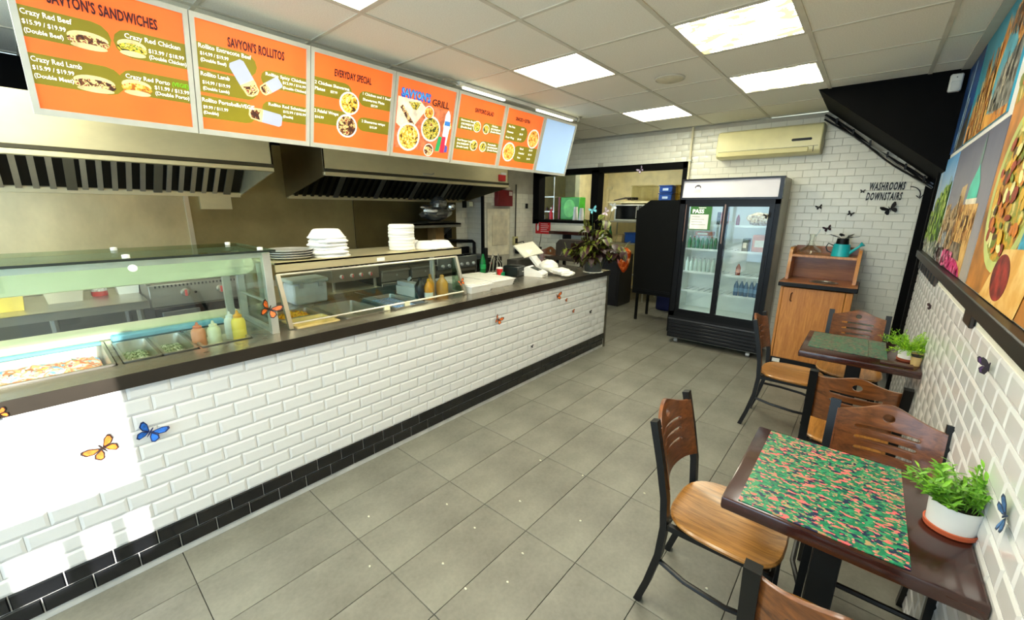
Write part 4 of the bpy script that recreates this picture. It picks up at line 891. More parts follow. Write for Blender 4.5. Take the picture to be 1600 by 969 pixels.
# gas pipe, conduit, alarm box, panel, outlet on chase
t = thing('gas_pipe', (-4.6, 4.44, 1.0), 'black gas pipe bending at the tiled corner above the fryer', 'pipe')
MB((-4.6, 4.44, 1.0)).tube([(-4.76, 4.05, 1.30), (-4.76, 4.05, 1.2), (-4.74, 4.42, 1.18), (-4.66, 4.46, 1.18), (-4.62, 4.46, 1.16), (-4.62, 4.46, .9)], .025, 8).build('pipe', black_metal, t); MB((-4.6, 4.44, 1.0)).box((-4.79, 4.0, 1.24), (-4.72, 4.1, 1.38)).build('valve', black, t)
for y, lab in ((4.20, 'round black lamp under the far hood'),):
    t = thing('hood_lamp', (-4.66, 4.33, 1.70), 'small cream box and black socket on the tiled wall under the hood', 'lamp'); MB().box((-.02, .02, 0), (.06, .10, .07), .004).build('case', cream, t); MB().box((-.02, -.05, -.02), (.03, .0, .08), .004).build('socket', black, t)
t = thing('alarm_box', (XB, 4.95, 1.85), 'dark red fire alarm pull box on the tiled chase', 'alarm box')
MB().box((.008, -.22, -.14), (.09, .12, .10), .006).build('case', P((120, 14, 24), .4), t); MB().box((.09, .03, .02), (.093, .10, .08)).build('label_plate', P((222, 200, 196), .5), t); MB().box((.02, -.04, .11), (.07, .08, .15), .004).build('top_fitting', P((222, 214, 200), .5), t)
t = thing('access_panel', (XB, 4.83, .95), 'cream flush access panel under the red alarm box', 'panel'); MB().box((.002, -.26, .0), (.012, .26, .72), .003).build('door', P((224, 216, 190), .5), t); MB().box((.012, -.16, .16), (.02, .20, .62), .004).build('inner_frame', P((214, 204, 176), .5), t)
t = thing('wall_outlet', (XB, 5.21, 1.15), 'cream outlet with dark conduit running up the tiled chase', 'outlet'); MB().box((.008, -.05, -.06), (.05, .05, .08), .005).build('box', P((196, 186, 130), .5), t)
MB().tube([(.03, 0, .08), (.03, 0, .30), (.03, .01, .9)], .011, 6).build('conduit', P((70, 66, 56), .4, .4), t); MB().box((.05, -.025, -.03), (.06, .025, .05)).build('plate', black, t)
MB().tube([(.06, .02, -.02), (.12, .10, .0), (.12, .16, -.12), (.08, .14, -.28)], .008, 6).build('cord', P((52, 50, 46), .5), t); MB().box((.04, -.03, -.2), (.10, .04, -.1), .01).build('plug', black, t)
t = thing('wall_hook', (XB, 5.51, 1.72), 'small black hook on the tiles left of the pass-through', 'hook'); MB().box((.008, -.025, -.04), (.03, .025, .04), .004).build('plate', black, t)
# red fire-action sign
t = thing('fire_sign', (-4.23, YB, 1.365), 'red fire extinguisher sign with white print below the pass-through', 'sign')
fr = ((0, -.012, 0), (1, 0, 0), (0, 0, 1), (0, -1, 0)); MB().prism([(-.155, -.10), (.155, -.10), (.155, .10), (-.155, .10)], fr, .004).build('plate', P((206, 18, 28), .4), t)
MB().prism(ell(-.105, .0, .022, .055, 14), fr, .0008, .004).build('pictogram', white_plastic, t); MB().prism([(-.112, .05), (-.09, .05), (-.085, .075), (-.11, .075)], fr, .0008, .004).build('pictogram', white_plastic, t)
for k, wd in enumerate((.15, .17, .16, .13, .17)): MB().prism([(-.045, .058-k*.031), (-.045+wd, .058-k*.031), (-.045+wd, .068-k*.031), (-.045, .068-k*.031)], fr, .0008, .004).build('print_line', P((238, 196, 196), .5), t)
MB().tube([(-.03, -.016, -.1), (-.04, -.02, -.22), (-.08, -.02, -.36)], .006, 5).build('cord', P((90, 86, 76), .5), t)
# ledge shelf, desk, hidden chair by the pass-through
q = (-3.7, YB-.15, 1.3); t = thing('ledge', q, 'short dark wooden ledge on the wall behind the plant', 'shelf'); MB(q).box((-3.93, YB-.26, 1.285), (-3.30, YB-.01, 1.335), .004).build('board', dark_wood, t); MB(q).box((-3.7, YB-.2, 1.20), (-3.66, YB-.01, 1.285)).build('bracket', black, t)
q = (-3.35, 5.3, 0); t = thing('side_table', q, 'dark side table behind the counter end by the plant', 'table'); MB(q).box((-3.66, 5.02, .94), (-3.0, 5.5, .98), .004).build('table_top', P((66, 58, 48), .35), t)
for x in (-3.6, -3.06):
    for y in (5.08, 5.45): MB(q).tube([(x, y, 0), (x, y, .94)], .02, 4).build('leg', black_metal, t)
q = (-3.35, 5.32, .98); t = thing('card_box', q, 'grey-brown box with rounded top on the side table', 'box'); MB(q).prism([(-3.6, .98), (-3.05, .98), (-3.05, 1.17), (-3.1, 1.23), (-3.54, 1.23), (-3.6, 1.17)], ((0, 5.2, 0), (1, 0, 0), (0, 0, 1), (0, 1, 0)), .22).build('carton', P((62, 54, 46), .6), t); MB(q).box((-3.5, 5.195, 1.0), (-3.2, 5.2, 1.05)).build('label_plate', P((110, 100, 84), .6), t)
# ------------------------------------------------------------------ kitchen beyond
q = (-4.75, 7.2, 1.48); 
t = thing('green_crate_cooler', (-4.5, 7.0, 1.48), 'bright green cooler front standing in the pass-through', 'cooler'); q = (-4.5, 7.0, 1.48)
MB(q).box((-4.70, 6.9, 1.48), (-4.27, 7.12, 1.90), .01).build('body', P((70, 170, 50), .4, var=.1), t); MB(q).prism(ell(-4.49, 1.69, .13, .17, 20), ((0, 6.9, 0), (1, 0, 0), (0, 0, 1), (0, -1, 0)), .004).build('logo_patch', P((120, 214, 90), .4, var=.1), t); MB(q).box((-4.74, 6.88, 1.48), (-4.70, 7.12, 1.90), .004).build('red_side', P((130, 22, 30), .4), t)
q = (-4.6, 7.05, 0); t = thing('kitchen_counter', q, 'dark kitchen counter behind the pass-through', 'counter'); MB(q).box((-5.55, 6.6, 1.44), (-4.0, 7.22, 1.478)).build('countertop', black, t); MB(q).box((-5.5, 6.62, 0), (-4.05, 7.2, 1.44)).build('body', P((44, 40, 36), .6), t)
for k, (x, y, h, c, lab) in enumerate(((-4.22, 6.7, .24, (232, 228, 214), 'stack of pale paper cups right of the green cooler'), (-4.08, 6.68, .22, (236, 234, 228), 'stack of white paper cups nearest the plant'))):
    t = thing('cup_stack', (x, y, 1.478), lab, 'cups'); MB().lathe([(.05, 0), (.042, h*.6), (.034, h)], n=14).build('cup', P(c, .5), t); MB().lathe([(.052, 0), (.052, .012)], n=14).build('rim', P(c, .5), t)
    for j in range(4): MB().lathe([(.051-j*.004, .02+j*.03), (.052-j*.004, .03+j*.03)], n=14, cap=False).build('rim', P(c, .5), t)
t = thing('spice_tins', (-4.85, 6.8, 1.478), 'red sauce bottle among the clutter in the pass-through', 'bottle'); MB().lathe([(.035, 0), (.035, .12), (.015, .17), (.015, .2)], n=12).build('bottle', P((190, 20, 40), .3), t); MB().lathe([(.017, .2), (.017, .23)], n=10).build('cap', white_plastic, t)
t = thing('rack_shelf', (-5.2, 6.95, 1.478), 'wire rack crowded with jars at the left of the pass-through', 'rack')
for z in (.14, .42): MB().box((-.3, -.15, z), (.42, .15, z+.02)).build('rack_board', ss, t)
for x in (-.28, .4): MB().tube([(x, -.13, 0), (x, -.13, .8)], .012, 6).build('upright', ss, t)
R = random.Random(3)
for k in range(9):
    x = -.24+k*.07; h = .08+.12*R.random(); c = [(228, 226, 214), (60, 40, 34), (34, 34, 36), (150, 40, 40), (196, 190, 170)][k % 5]; z = .0 if k % 2 else .16
    j = tag(MB().lathe([(.028, 0), (.03, .01), (.028, h*.7), (.014, h*.85), (.014, h)], n=10).build('jar', P(c, .3)), ORD[k]+' small jar from the left on the wire rack in the pass-through', 'jar', 'jars on the kitchen rack'); j.location = (-5.2+x, 6.9, 1.478+z)
t = thing('dark_lamp', (-4.95, 6.5, 2.0), 'black hanging lamp head in the pass-through', 'lamp'); MB().lathe([(.02, .16), (.05, .1), (.06, 0)], n=12).build('shade', black, t); MB().tube([(0, 0, .16), (.02, 0, .4), (.02, 0, .69)], .008, 5).build('cord', black, t)
MB().tube([(.02, 0, 0), (.0, .05, -.2), (.08, .05, -.3)], .006, 5).build('arm', ss_dark, t)
t = thing('door_1', (-4.55, 8.39, 0), 'cream kitchen door with a dark window at the back', 'door'); 
MB().box((-.55, -.03, 0), (.1, .0, 2.1)).build('leaf', kp, t); MB().box((-.48, -.04, 1.5), (.04, -.03, 2.02)).build('dark_pane', black, t); MB().box((-.62, -.02, 0), (-.55, .005, 2.16)).build('door_frame', P((212, 204, 166), .6), t); MB().box((-.62, -.02, 2.1), (.17, .005, 2.16)).build('door_frame', P((212, 204, 166), .6), t)
# shelf with containers, microwave, desk right of the post
q = (-3.1, 7.9, 1.79); t = thing('kitchen_shelf', q, 'pale kitchen shelf above the microwave', 'shelf'); MB(q).box((-4.1, 7.7, 1.80), (-1.9, 8.39, 1.835), .004).build('board', P((206, 196, 158), .6), t)
for x in (-3.9, -3.0, -2.1): MB(q).prism([(8.39, 1.8), (7.85, 1.8), (8.39, 1.55)], ((x, 0, 0), (0, 1, 0), (0, 0, 1), (1, 0, 0)), .02).build('bracket', alu, t)
def bin_(x0, x1, y, z, h, mat, lab, lid=None, cat='container'):
    q = ((x0+x1)/2, y, z); t = thing('storage_container', q, lab, cat); b = MB(q); b.box((x0, y-.15, z+.003), (x1, y+.15, z+h), .012); b.build('body', mat, t)
    MB(q).box((x0-.008, y-.16, z+h), (x1+.008, y+.16, z+h+.018), .004).build('lid', lid or mat, t); return t
hazy = P((226, 222, 196), .25, var=.05)
bin_(-3.62, -3.2, 7.86, 1.837, .27, glass((232, 230, 212), .2), 'large clear plastic bin on the kitchen shelf')
t = bin_(-3.08, -2.84, 7.86, 1.837, .125, P((24, 70, 150), .4), 'lower blue container on the kitchen shelf'); t2 = bin_(-3.08, -2.84, 7.86, 1.982, .115, P((24, 70, 150), .4), 'upper blue container on the kitchen shelf')
for tt in (t, t2): MB().box((-.05, -.156, .04), (.05, -.15, .08)).build('label_plate', P((190, 210, 236), .4), tt)
bin_(-2.78, -2.2, 7.86, 1.837, .12, glass((222, 206, 150), .2), 'lower clear tub of yellow goods beside the blue containers'); bin_(-2.78, -2.2, 7.86, 1.976, .12, glass((226, 212, 160), .2), 'upper clear tub of yellow goods beside the blue containers')
t = thing('ladle_pile', (-3.82, 7.85, 1.836), 'pile of dark utensils at the left end of the kitchen shelf', 'utensils'); 
for k in range(5): MB().tube([(-.2+.06*k, -.05, .02+.01*k), (.0+.05*k, .05, .07), (.10+.04*k, 0, .05)], [.012, .016, .03], 6).build('utensil', P((40, 32, 28), .4, .3), t)
q = (-3.55, 7.6, 1.48); t = thing('microwave', q, 'black-door microwave under the kitchen shelf', 'microwave'); MB(q).box((-3.80, 7.42, 1.47), (-3.22, 7.8, 1.77), .006).build('case', alu, t); MB(q).box((-3.77, 7.412, 1.50), (-3.34, 7.42, 1.75), .003).build('door', P((8, 10, 12), .12), t); MB(q).box((-3.32, 7.412, 1.5), (-3.25, 7.42, 1.75), .003).build('keypad', P((60, 60, 58), .4), t); MB(q).tube([(-3.345, 7.39, 1.52), (-3.345, 7.39, 1.73)], .007, 6).build('handle', alu, t)
q = (-3.3, 7.5, 0); t = thing('kitchen_rack', q, 'steel kitchen rack holding the microwave and blue tub', 'rack')
for z in (1.06, 1.455): MB(q).box((-3.95, 7.2, z-.012), (-3.0, 7.85, z+.012)).build('rack_board', ss, t)
for x in (-3.93, -3.02):
    for y in (7.22, 7.83): MB(q).tube([(x, y, 0), (x, y, 1.46)], .016, 6).build('upright', alu, t)
MB(q).tube([(-3.93, 7.22, .5), (-3.02, 7.22, .2)], .01, 6).build('brace', alu, t); MB(q).tube([(-3.5, 7.22, .75), (-3.0, 7.22, .25)], .01, 6).build('brace', alu, t)
bin_(-3.5, -3.08, 7.45, 1.073, .17, P((20, 80, 170), .4), 'blue tub on the kitchen rack under the microwave'); bin_(-3.75, -3.55, 7.45, 1.073, .12, P((206, 188, 140), .6), 'tan carton on the kitchen rack left of the blue tub', cat='carton')
t = thing('soda_bottle', (-3.8, 7.3, 1.073), 'green bottle on the kitchen rack behind the plant', 'bottle'); MB().lathe([(.04, 0), (.042, .15), (.016, .24), (.016, .28)], n=12).build('bottle', P((14, 120, 60), .2), t); MB().lathe([(.018, .28), (.018, .3)], n=10).build('cap', P((20, 140, 80), .4), t)
t = thing('chip_bag', (-3.12, 6.55, .82), 'shiny orange-red snack bag hanging by the doorway', 'bag'); b = MB()
rings = []
for k in range(9):
    a = k/8; z = .23-.42*a; wd = [.05, .11, .115, .11, .115, .11, .09, .06, .02][k]; rings.append([b._v((wd*math.cos(2*PI*j/12)*(1+.1*math.sin(j*5+k)), wd*.55*math.sin(2*PI*j/12)*(1+.2*math.sin(j*3+k*2)), z)) for j in range(12)])
b.loft(rings); b.build('bag', multi([(0, (120, 30, 10)), (.45, (196, 70, 20)), (.58, (236, 120, 50)), (.68, (250, 200, 150))], 14, 2, .18, const=False), t, sharp=20); MB().tube([(0, 0, .22), (0, .1, .3), (0, .2, .32)], .008, 5).build('hook', ss, t)
q = (-2.3, 6.2, 0); t = thing('black_cabinet', q, 'tall matt black cabinet with clipped corner in the doorway', 'cabinet')
MB(q).prism([(-2.67, .42), (-1.6, .42), (-1.6, 1.81), (-2.50, 1.81), (-2.70, 1.66)], ((0, 5.98, 0), (1, 0, 0), (0, 0, 1), (0, 1, 0)), .5).build('body', P((9, 10, 9), .7, var=.1, spec=.2), t); MB(q).box((-2.64, 5.972, .46), (-1.64, 5.98, .50)).build('kick_strip', black, t)
for x in (-2.6, -1.66):
    for y in (6.02, 6.44): MB(q).tube([(x, y, 0), (x, y, .42)], .025, 6).build('leg', black_metal, t)
q = (-2.45, 6.95, 0); t = thing('waste_bin', q, 'dark blue plastic bin on the kitchen floor behind the fridge', 'bin'); MB(q).box((-2.62, 6.85, 0), (-2.25, 7.15, .55), .02).build('body', P((14, 24, 80), .4), t); MB(q).box((-2.64, 6.83, .55), (-2.23, 7.17, .6), .015).build('lid', P((12, 20, 70), .4), t)
t = thing('kitchen_stool_base', (-3.35, 6.8, 0), 'dark low cupboard left of the doorway floor', 'cupboard'); MB().box((-.35, -.2, 0), (.15, .3, .9), .006).build('body', P((18, 18, 24), .5), t); MB().box((-.3, -.208, .1), (.1, -.2, .85), .004).build('door', P((24, 24, 30), .5), t)

# ------------------------------------------------------------------ drinks fridge
q = Vector((-1.27, 5.45, 0)); FYF = 5.2
t = thing('drinks_fridge', q, 'tall black two-door drinks fridge with white lit header', 'fridge')
X0, X1, YB_ = -1.80, -.765, 5.69
fin = P((222, 228, 222), .4, var=.02)
b = MB(q); b.box((X0, FYF+.05, .06), (X0+.05, YB_, 2.02)); b.box((X1-.05, FYF+.05, .06), (X1, YB_, 2.02)); b.box((X0+.05, YB_-.04, .06), (X1-.05, YB_, 2.02)); b.box((X0+.05, FYF+.05, 1.78), (X1-.05, YB_-.04, 2.02)); b.box((X0+.05, FYF+.05, .06), (X1-.05, YB_-.04, .42))
b.build('cabinet', P((150, 148, 132), .35, .3, var=.03), t)
b = MB(q); b.box((X0+.05, YB_-.05, .42), (X1-.05, YB_-.041, 1.78)); b.box((X0+.051, FYF+.06, .42), (X0+.056, YB_-.05, 1.78)); b.box((X1-.056, FYF+.06, .42), (X1-.051, YB_-.05, 1.78)); b.box((X0+.056, FYF+.06, .42), (X1-.056, YB_-.05, .43)); b.box((X0+.056, FYF+.06, 1.77), (X1-.056, YB_-.05, 1.779)); b.build('liner', fin, t)
MB(q).box((X0+.075, FYF+.07, 1.755), (X1-.075, FYF+.1, 1.768)).build('inner_light', lit((240, 250, 252), 8, .01), t)
MB(q).box((X0+.058, FYF+.075, .5), (X0+.066, FYF+.09, 1.7)).build('inner_light', lit((240, 250, 252), 5, .01), t)
hd = MB(q); hd.prism([(FYF-.005, 1.815), (FYF+.05, 1.815), (FYF+.05, 2.01), (FYF+.02, 2.01)], ((X0+.015, 0, 0), (0, 1, 0), (0, 0, 1), (1, 0, 0)), X1-X0-.045); hd.build('header', P((206, 204, 210), .3, var=.01, emis=.06), t)
b = MB(q); b.box((X0, FYF, 2.008), (X1+.01, FYF+.06, 2.028)); b.box((X1-.032, FYF-.012, 1.80), (X1+.005, FYF+.06, 2.015)); b.box((X0, FYF-.008, 1.80), (X0+.016, FYF+.06, 2.015)); b.box((X0, FYF-.01, 1.795), (X1, FYF+.05, 1.817)); b.build('header_trim', P((24, 24, 26), .25, .4), t)
hfr = lambda x, z: (Vector((x, FYF-.0055+(z-1.815)*.13, z))-q, (1, 0, 0), (0, .127, .992), (0, -.992, .127))
MB().prism([(-.035, 0), (-.03, .02), (-.01, .036), (.012, .036), (.032, .02), (.036, 0), (.026, .0), (.02, .016), (-.018, .016), (-.024, 0)], hfr(-1.62, 1.925), .001).build('logo', P((60, 56, 70), .4), t)
MB().prism([(-.04, 0), (.035, 0), (.035, .035), (-.04, .035)], hfr(-1.62, 1.875), .001).build('sticker', P((230, 220, 206), .5), t)
b = MB(q); b.box((X0, FYF, .36), (X0+.06, FYF+.05, 1.80)); b.box((X1-.05, FYF, .36), (X1, FYF+.05, 1.80)); b.box((X0, FYF, 1.745), (X1, FYF+.05, 1.80)); b.box((X0, FYF, .36), (X1, FYF+.05, .42)); b.build('door_surround', P((6, 6, 7), .34, spec=.2), t)
for k, (a, c, yy) in enumerate(((X0+.055, -1.255, FYF+.012), (-1.315, X1-.045, FYF-.010))):
    d = MB(q); w_ = .05
    d.box((a, yy, .42), (a+w_, yy+.022, 1.745)); d.box((c-w_, yy, .42), (c, yy+.022, 1.745)); d.box((a+w_, yy, .42), (c-w_, yy+.022, .455)); d.box((a+w_, yy, 1.715), (c-w_, yy+.022, 1.745))
    d = d.build('sliding_door', P((6, 6, 7), .3, spec=.22), t); MB(q).box((a+w_-.004, yy+.009, .45), (c-w_+.004, yy+.013, 1.72)).build('door_glass', glass((244, 250, 250), .06), d)
    if k: MB(q).box((c-.035, yy-.004, 1.0), (c-.015, yy, 1.2), .002).build('handle', black, d)
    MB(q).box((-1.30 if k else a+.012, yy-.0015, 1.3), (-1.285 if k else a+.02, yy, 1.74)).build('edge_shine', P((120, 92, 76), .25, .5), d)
b = MB(q); b.box((X0, FYF, .08), (X1, FYF+.05, .36)); b.build('grille_box', black, t)
for k in range(5): MB(q).box((X0+.02, FYF-.012, .105+k*.042), (X1-.02, FYF+.002, .13+k*.042), .003).build('louvre', P((30, 31, 34), .3, .3), t)
MB(q).box((X0+.0, FYF-.006, .315), (X1, FYF+.002, .33)).build('trim_strip', P((90, 90, 92), .3, .7), t)
for x in (X0+.1, X1-.1): MB(q).lathe([(.028, -.02), (.028, .02)], (x, FYF+.07, .03), 14, 'x').build('caster', P((170, 170, 168), .4, .3), t)
for zz in (.69, .93, 1.21, 1.50):
    b = MB(q)
    for k in range(14): b.tube([(X0+.07+k*.068, FYF+.09, zz), (X0+.07+k*.068, YB_-.06, zz)], .0025, 4)
    for y in (FYF+.09, FYF+.3, YB_-.06): b.tube([(X0+.06, y, zz-.003), (X1-.06, y, zz-.003)], .004, 4)
    b.build('wire_shelf', P((226, 228, 226), .3, .3), t); MB(q).box((X0+.06, FYF+.085, zz-.012), (X1-.06, FYF+.088, zz+.012)).build('shelf_lip', P((232, 236, 232), .3), t)
# sticker on the glass
p_ = Vector((-1.55, FYF+.0105, 1.58)); s_ = thing('pass_notice', p_, 'green and white inspection pass notice on the fridge glass', 'notice'); fr = ((0, 0, 0), (1, 0, 0), (0, 0, 1), (0, -1, 0))
MB().prism([(-.125, -.135), (.115, -.135), (.115, .135), (-.125, .135)], fr, .001).build('green_card', P((52, 112, 44), .5), s_); MB().prism([(-.12, -.125), (.085, -.125), (.085, .045), (-.12, .045)], fr, .001, .001).build('white_sheet', P((238, 240, 232), .5), s_)
text('PASS', .045, WT, s_, ((-.10, -.0025, .06), *fr[1:]), 1.0, .002); text('TORONTO', .012, WT, s_, ((-.035, -.0025, .115), *fr[1:]), 1, .0005)
for k, wd in enumerate((.09, .14, .12, .16)): MB().prism([(-.10, .015-k*.03), (-.10+wd, .015-k*.03), (-.10+wd, .02-k*.03), (-.10, .02-k*.03)], fr, .0006, .002).build('print_line', P((150, 150, 146), .5), s_)
butterfly(((-.865, FYF-.012, 1.62), (1, 0, 0), (0, 0, 1), (0, -1, 0)), .04, .3, BLK, 'black butterfly on the right fridge door glass', 'butterflies on the glass', .4)
# drinks inside
def drink(name, x, y, z, h, r, col, cap, lab, grp, lab_col=None, shape='bottle'):
    t = thing(name, (x, y, z), lab, shape, grp)
    if shape == 'can': MB().lathe([(r*.85, 0), (r, .008), (r, h-.012), (r*.8, h)], n=12).build('body', P(col, .25, .2), t); return t
    MB().lathe([(r*.9, 0), (r, .01), (r, h*.6), (r*.8, h*.7), (r*.35, h*.88), (r*.35, h*.93)], n=12).build('body', P(col, .15, var=.05), t); MB().lathe([(r*.4, h*.92), (r*.4, h)], n=10).build('cap', P(cap, .4), t)
    if lab_col: MB().lathe([(r*1.02, h*.25), (r*1.02, h*.5)], n=12, cap=False).build('label_band', P(lab_col, .5), t)
    return t
for k in range(6): drink('water_bottle', -1.10+k*.052, FYF+.14+.02*(k % 2), .695, .19, .026, (62, 98, 130), (220, 226, 230), ORD[k]+' blue water bottle from the left on the low right fridge shelf', 'water bottles in the fridge', (96, 140, 176))
for k in range(8): drink('soda_bottle', -1.69+k*.05, FYF+.16, 1.215-.28, .17, .022, (190, 206, 196), (150, 160, 160), ORD[k]+' pale clear bottle from the left on the lower left fridge shelf', 'clear bottles in the fridge')
for k in range(8): drink('soda_bottle', -1.69+k*.05, FYF+.16, 1.215, .15, .022, (46, 112, 70), (200, 60, 50) if k % 3 else (228, 228, 220), ORD[k]+' green soda bottle from the left on the middle left fridge shelf', 'green bottles in the fridge')
for k, (x, c) in enumerate(((-1.69, (170, 24, 34)), (-1.655, (40, 34, 34)), (-1.62, (206, 204, 200)))): drink('soda_can', x, FYF+.13, 1.505, .12, .016, c, c, ['red can at the left of the upper fridge shelf', 'dark can beside the red can in the fridge', 'pale can beside the dark can in the fridge'][k], 'cans in the fridge', shape='can')
for k in range(3): drink('soda_can', -1.40+k*.045, FYF+.2, 1.505, .15, .021, [(48, 50, 56), (190, 50, 44), (206, 90, 70)][k], (0, 0, 0), ['dark tall can by the fridge divider', 'red tall can by the fridge divider', 'salmon tall can by the fridge divider'][k], 'tall cans by the divider', shape='can')
drink('sauce_bottle', -1.10, FYF+.12, .935, .15, .026, (150, 60, 34), (232, 230, 224), 'brown bottle with white cap on the right fridge shelf', 'single bottles in the fridge', (206, 110, 70)); drink('sauce_bottle', -1.19, FYF+.2, 1.505, .13, .02, (120, 30, 34), (196, 190, 186), 'dark red bottle on the upper right fridge shelf', 'single bottles in the fridge')
def fbox(x0, x1, y, z, h, col, lab, cat='box'):
    t = thing('fridge_box', ((x0+x1)/2, y, z), lab, cat); hx = (x1-x0)/2; MB().box((-hx, -.07, .003), (hx, .07, h), .004).build('carton', P(col, .5, var=.1, scale=30), t); MB().box((-hx*.7, -.072, h*.3), (hx*.5, -.07, h*.7)).build('label_plate', P((226, 214, 190), .5), t)
fbox(-1.0, -.83, FYF+.2, 1.215, .19, (206, 130, 90), 'orange carton on the right fridge shelf'); fbox(-1.09, -1.03, FYF+.16, 1.215, .15, (60, 70, 30), 'dark green carton left of the orange carton')
fbox(-1.60, -1.50, FYF+.18, 1.505, .13, (226, 224, 222), 'white carton behind the pass notice'); fbox(-1.64, -1.45, FYF+.24, 1.37, .05, (176, 90, 50), 'flat reddish pack lying over the green bottles')
t = thing('pastry_bag', (-.96, FYF+.2, 1.505), 'clear bag of golden pastries on the top right fridge shelf', 'bag'); b = MB(); blob(b, (0, 0, .075), .14, .08, .072, 21, 9, 14, .35); b.build('pastries', multi([(0, (150, 110, 60)), (.42, (206, 176, 120)), (.52, (236, 226, 200)), (.62, (190, 140, 80))], 40), t, sharp=15)

# ------------------------------------------------------------------ air conditioner, pipe, lettering
q = Vector((-1.04, 5.6, 2.27)); t = thing('air_conditioner', q, 'cream split air conditioner high on the back tiled wall', 'air conditioner'); acm = P((230, 222, 168), .35, var=.02)
b = MB(q); prof = [(5.71, 2.265), (5.53, 2.265), (5.49, 2.29), (5.48, 2.33), (5.485, 2.50), (5.51, 2.55), (5.55, 2.565), (5.71, 2.565)]
b.prism(prof, ((-1.545, 0, 0), (0, 1, 0), (0, 0, 1), (1, 0, 0)), 1.01); o_ = b.build('casing', acm, t); mdf = o_.modifiers.new('bevel', 'BEVEL'); mdf.width = .012; mdf.segments = 2; mdf.limit_method = 'ANGLE'
MB(q).box((-1.52, 5.478, 2.335), (-.56, 5.484, 2.338)).build('flap_gap', P((60, 56, 40), .5), t); MB(q).box((-1.52, 5.474, 2.28), (-.64, 5.49, 2.332), .006).build('flap', P((216, 206, 146), .4, var=.02), t)
MB(q).box((-.60, 5.474, 2.28), (-.595, 5.484, 2.335)).build('flap_notch', black, t); MB(q).prism(pill(-.80, 2.395, -.62, 2.42), ((0, 5.476, 0), (1, 0, 0), (0, 0, 1), (0, -1, 0)), .006, -.006).build('display_window', black, t)
t = thing('wall_pipe', (-1.905, 5.68, 2.0), 'thin cream vertical pipe left of the air conditioner', 'pipe'); MB().tube([(0, 0, -.9), (0, 0, .69)], .013, 8).build('pipe', P((222, 214, 180), .5), t); MB().box((-.02, -.02, .28), (.02, .03, .30)).build('clip', alu, t)
p_ = Vector((.03, YB-.008, 1.87)); t = thing('wall_lettering', p_, 'black washrooms downstairs lettering with arrow on the back wall', 'lettering'); fr = ((0, 0, 0), (1, 0, 0), (0, 0, 1), (0, -1, 0))
ink = P((14, 13, 14), .5)
def fit(st, x, z, h, wd):
    ob = text(st, h, ink, t, ((x, 0, z), *fr[1:]), 1, .004, shear=.15, spacing=1.2); m_ = max(v_.co.x for v_ in ob.data.vertices); ob.data.transform(Matrix.Diagonal((wd/m_, 1, 1, 1)))
fit('WASHROOMS', -.118, .018, .074, .272); fit('DOWNSTAIRS', -.128, -.08, .074, .275)
arc = [(.19+.085*math.sin(a), 0, .0-.03+.085*math.cos(a)-.01) for a in [k*PI/2.1/8 for k in range(9)]]
MB().tube(arc+[(.275, 0, -.06)], .0045, 6).build('arrow_shaft', ink, t); MB().tube([(.245, 0, -.04), (.275, 0, -.068), (.298, 0, -.03)], .0045, 6).build('arrow_head', ink, t)
# cables along the soffit, detector
t = thing('soffit_cables', (0, 5.68, 2.3), 'bundle of black cables sagging along the dark soffit edge', 'cables'); R = random.Random(4)
for k in range(4):
    pts = []
    for i in range(13):
        a = i/12; x = -.56+.93*a; pts.append((x, -.01-.012*k, 2.69-.735*a-.035-.012*k+.014*math.sin(a*9+k*1.7)-2.3))
    MB().tube(pts, .009 if k else .012, 6).build('cable', P((16, 16, 17), .5) if k != 2 else P((150, 150, 140), .5), t)
for k in range(6): MB().box((-.45+.15*k-.008, -.07, .27-.119*k-.02), (-.45+.15*k+.008, .0, .27-.119*k+.03)).build('clip', black, t)
t = thing('motion_detector', (.295, 4.69, 2.60), 'white motion detector on the dark soffit by the picture wall', 'detector'); MB().box((-.035, -.05, -.06), (.035, -.002, .06), .008).build('case', P((234, 234, 222), .4, var=.02), t); MB().box((-.024, -.054, -.05), (.024, -.049, .01), .004).build('lens', P((214, 216, 206), .3), t); MB().lathe([(.004, 0), (.004, .003)], (0, -.05, .035), 8, 'y').build('led', black, t)

# ------------------------------------------------------------------ waste station
q = Vector((-.335, 5.44, 0)); t = thing('waste_station', q, 'oak waste cabinet with upper open shelf beside the fridge', 'cabinet')
x0, x1, yf, yb = -.64, -.03, 5.18, 5.70
b = MB(q); b.box((x0, yf+.02, .09), (x0+.025, yb, .90)); b.box((x1-.025, yf+.02, .09), (x1, yb, .90)); b.box((x0, yb-.02, .09), (x1, yb, .90)); b.box((x0, yf+.02, .09), (x1, yb, .11)); b.build('carcass', oak, t)
d = MB(q).box((x0+.028, yf, .10), (x1-.06, yf+.02, .885), .003).build('door', oak, t); MB(q).tube([(x0+.115, yf-.004, .83), (x0+.105, yf-.02, .82), (x0+.105, yf-.02, .75), (x0+.115, yf-.004, .74)], .006, 6).build('handle', P((96, 56, 28), .4, .3), d)
MB(q).box((x1-.056, yf, .10), (x1, yf+.02, .885), .003).build('stile', oak, t); MB(q).box((x0, yf, .10), (x0+.025, yf+.02, .885), .003).build('stile', oak, t)
MB(q).box((x0-.01, yf+.03, 0), (x1+.01, yb, .09)).build('plinth', black, t); MB(q).box((x0+.03, yf+.024, .035), (x0+.10, yf+.03, .075)).build('label_plate', white_plastic, t)
MB(q).box((x0-.025, yf-.03, .895), (x1+.03, yb, .94), .006).build('top_edge', black, t); MB(q).box((x0-.02, yf-.024, .94), (x1+.022, yb, .945)).build('worktop', oak_dark, t)
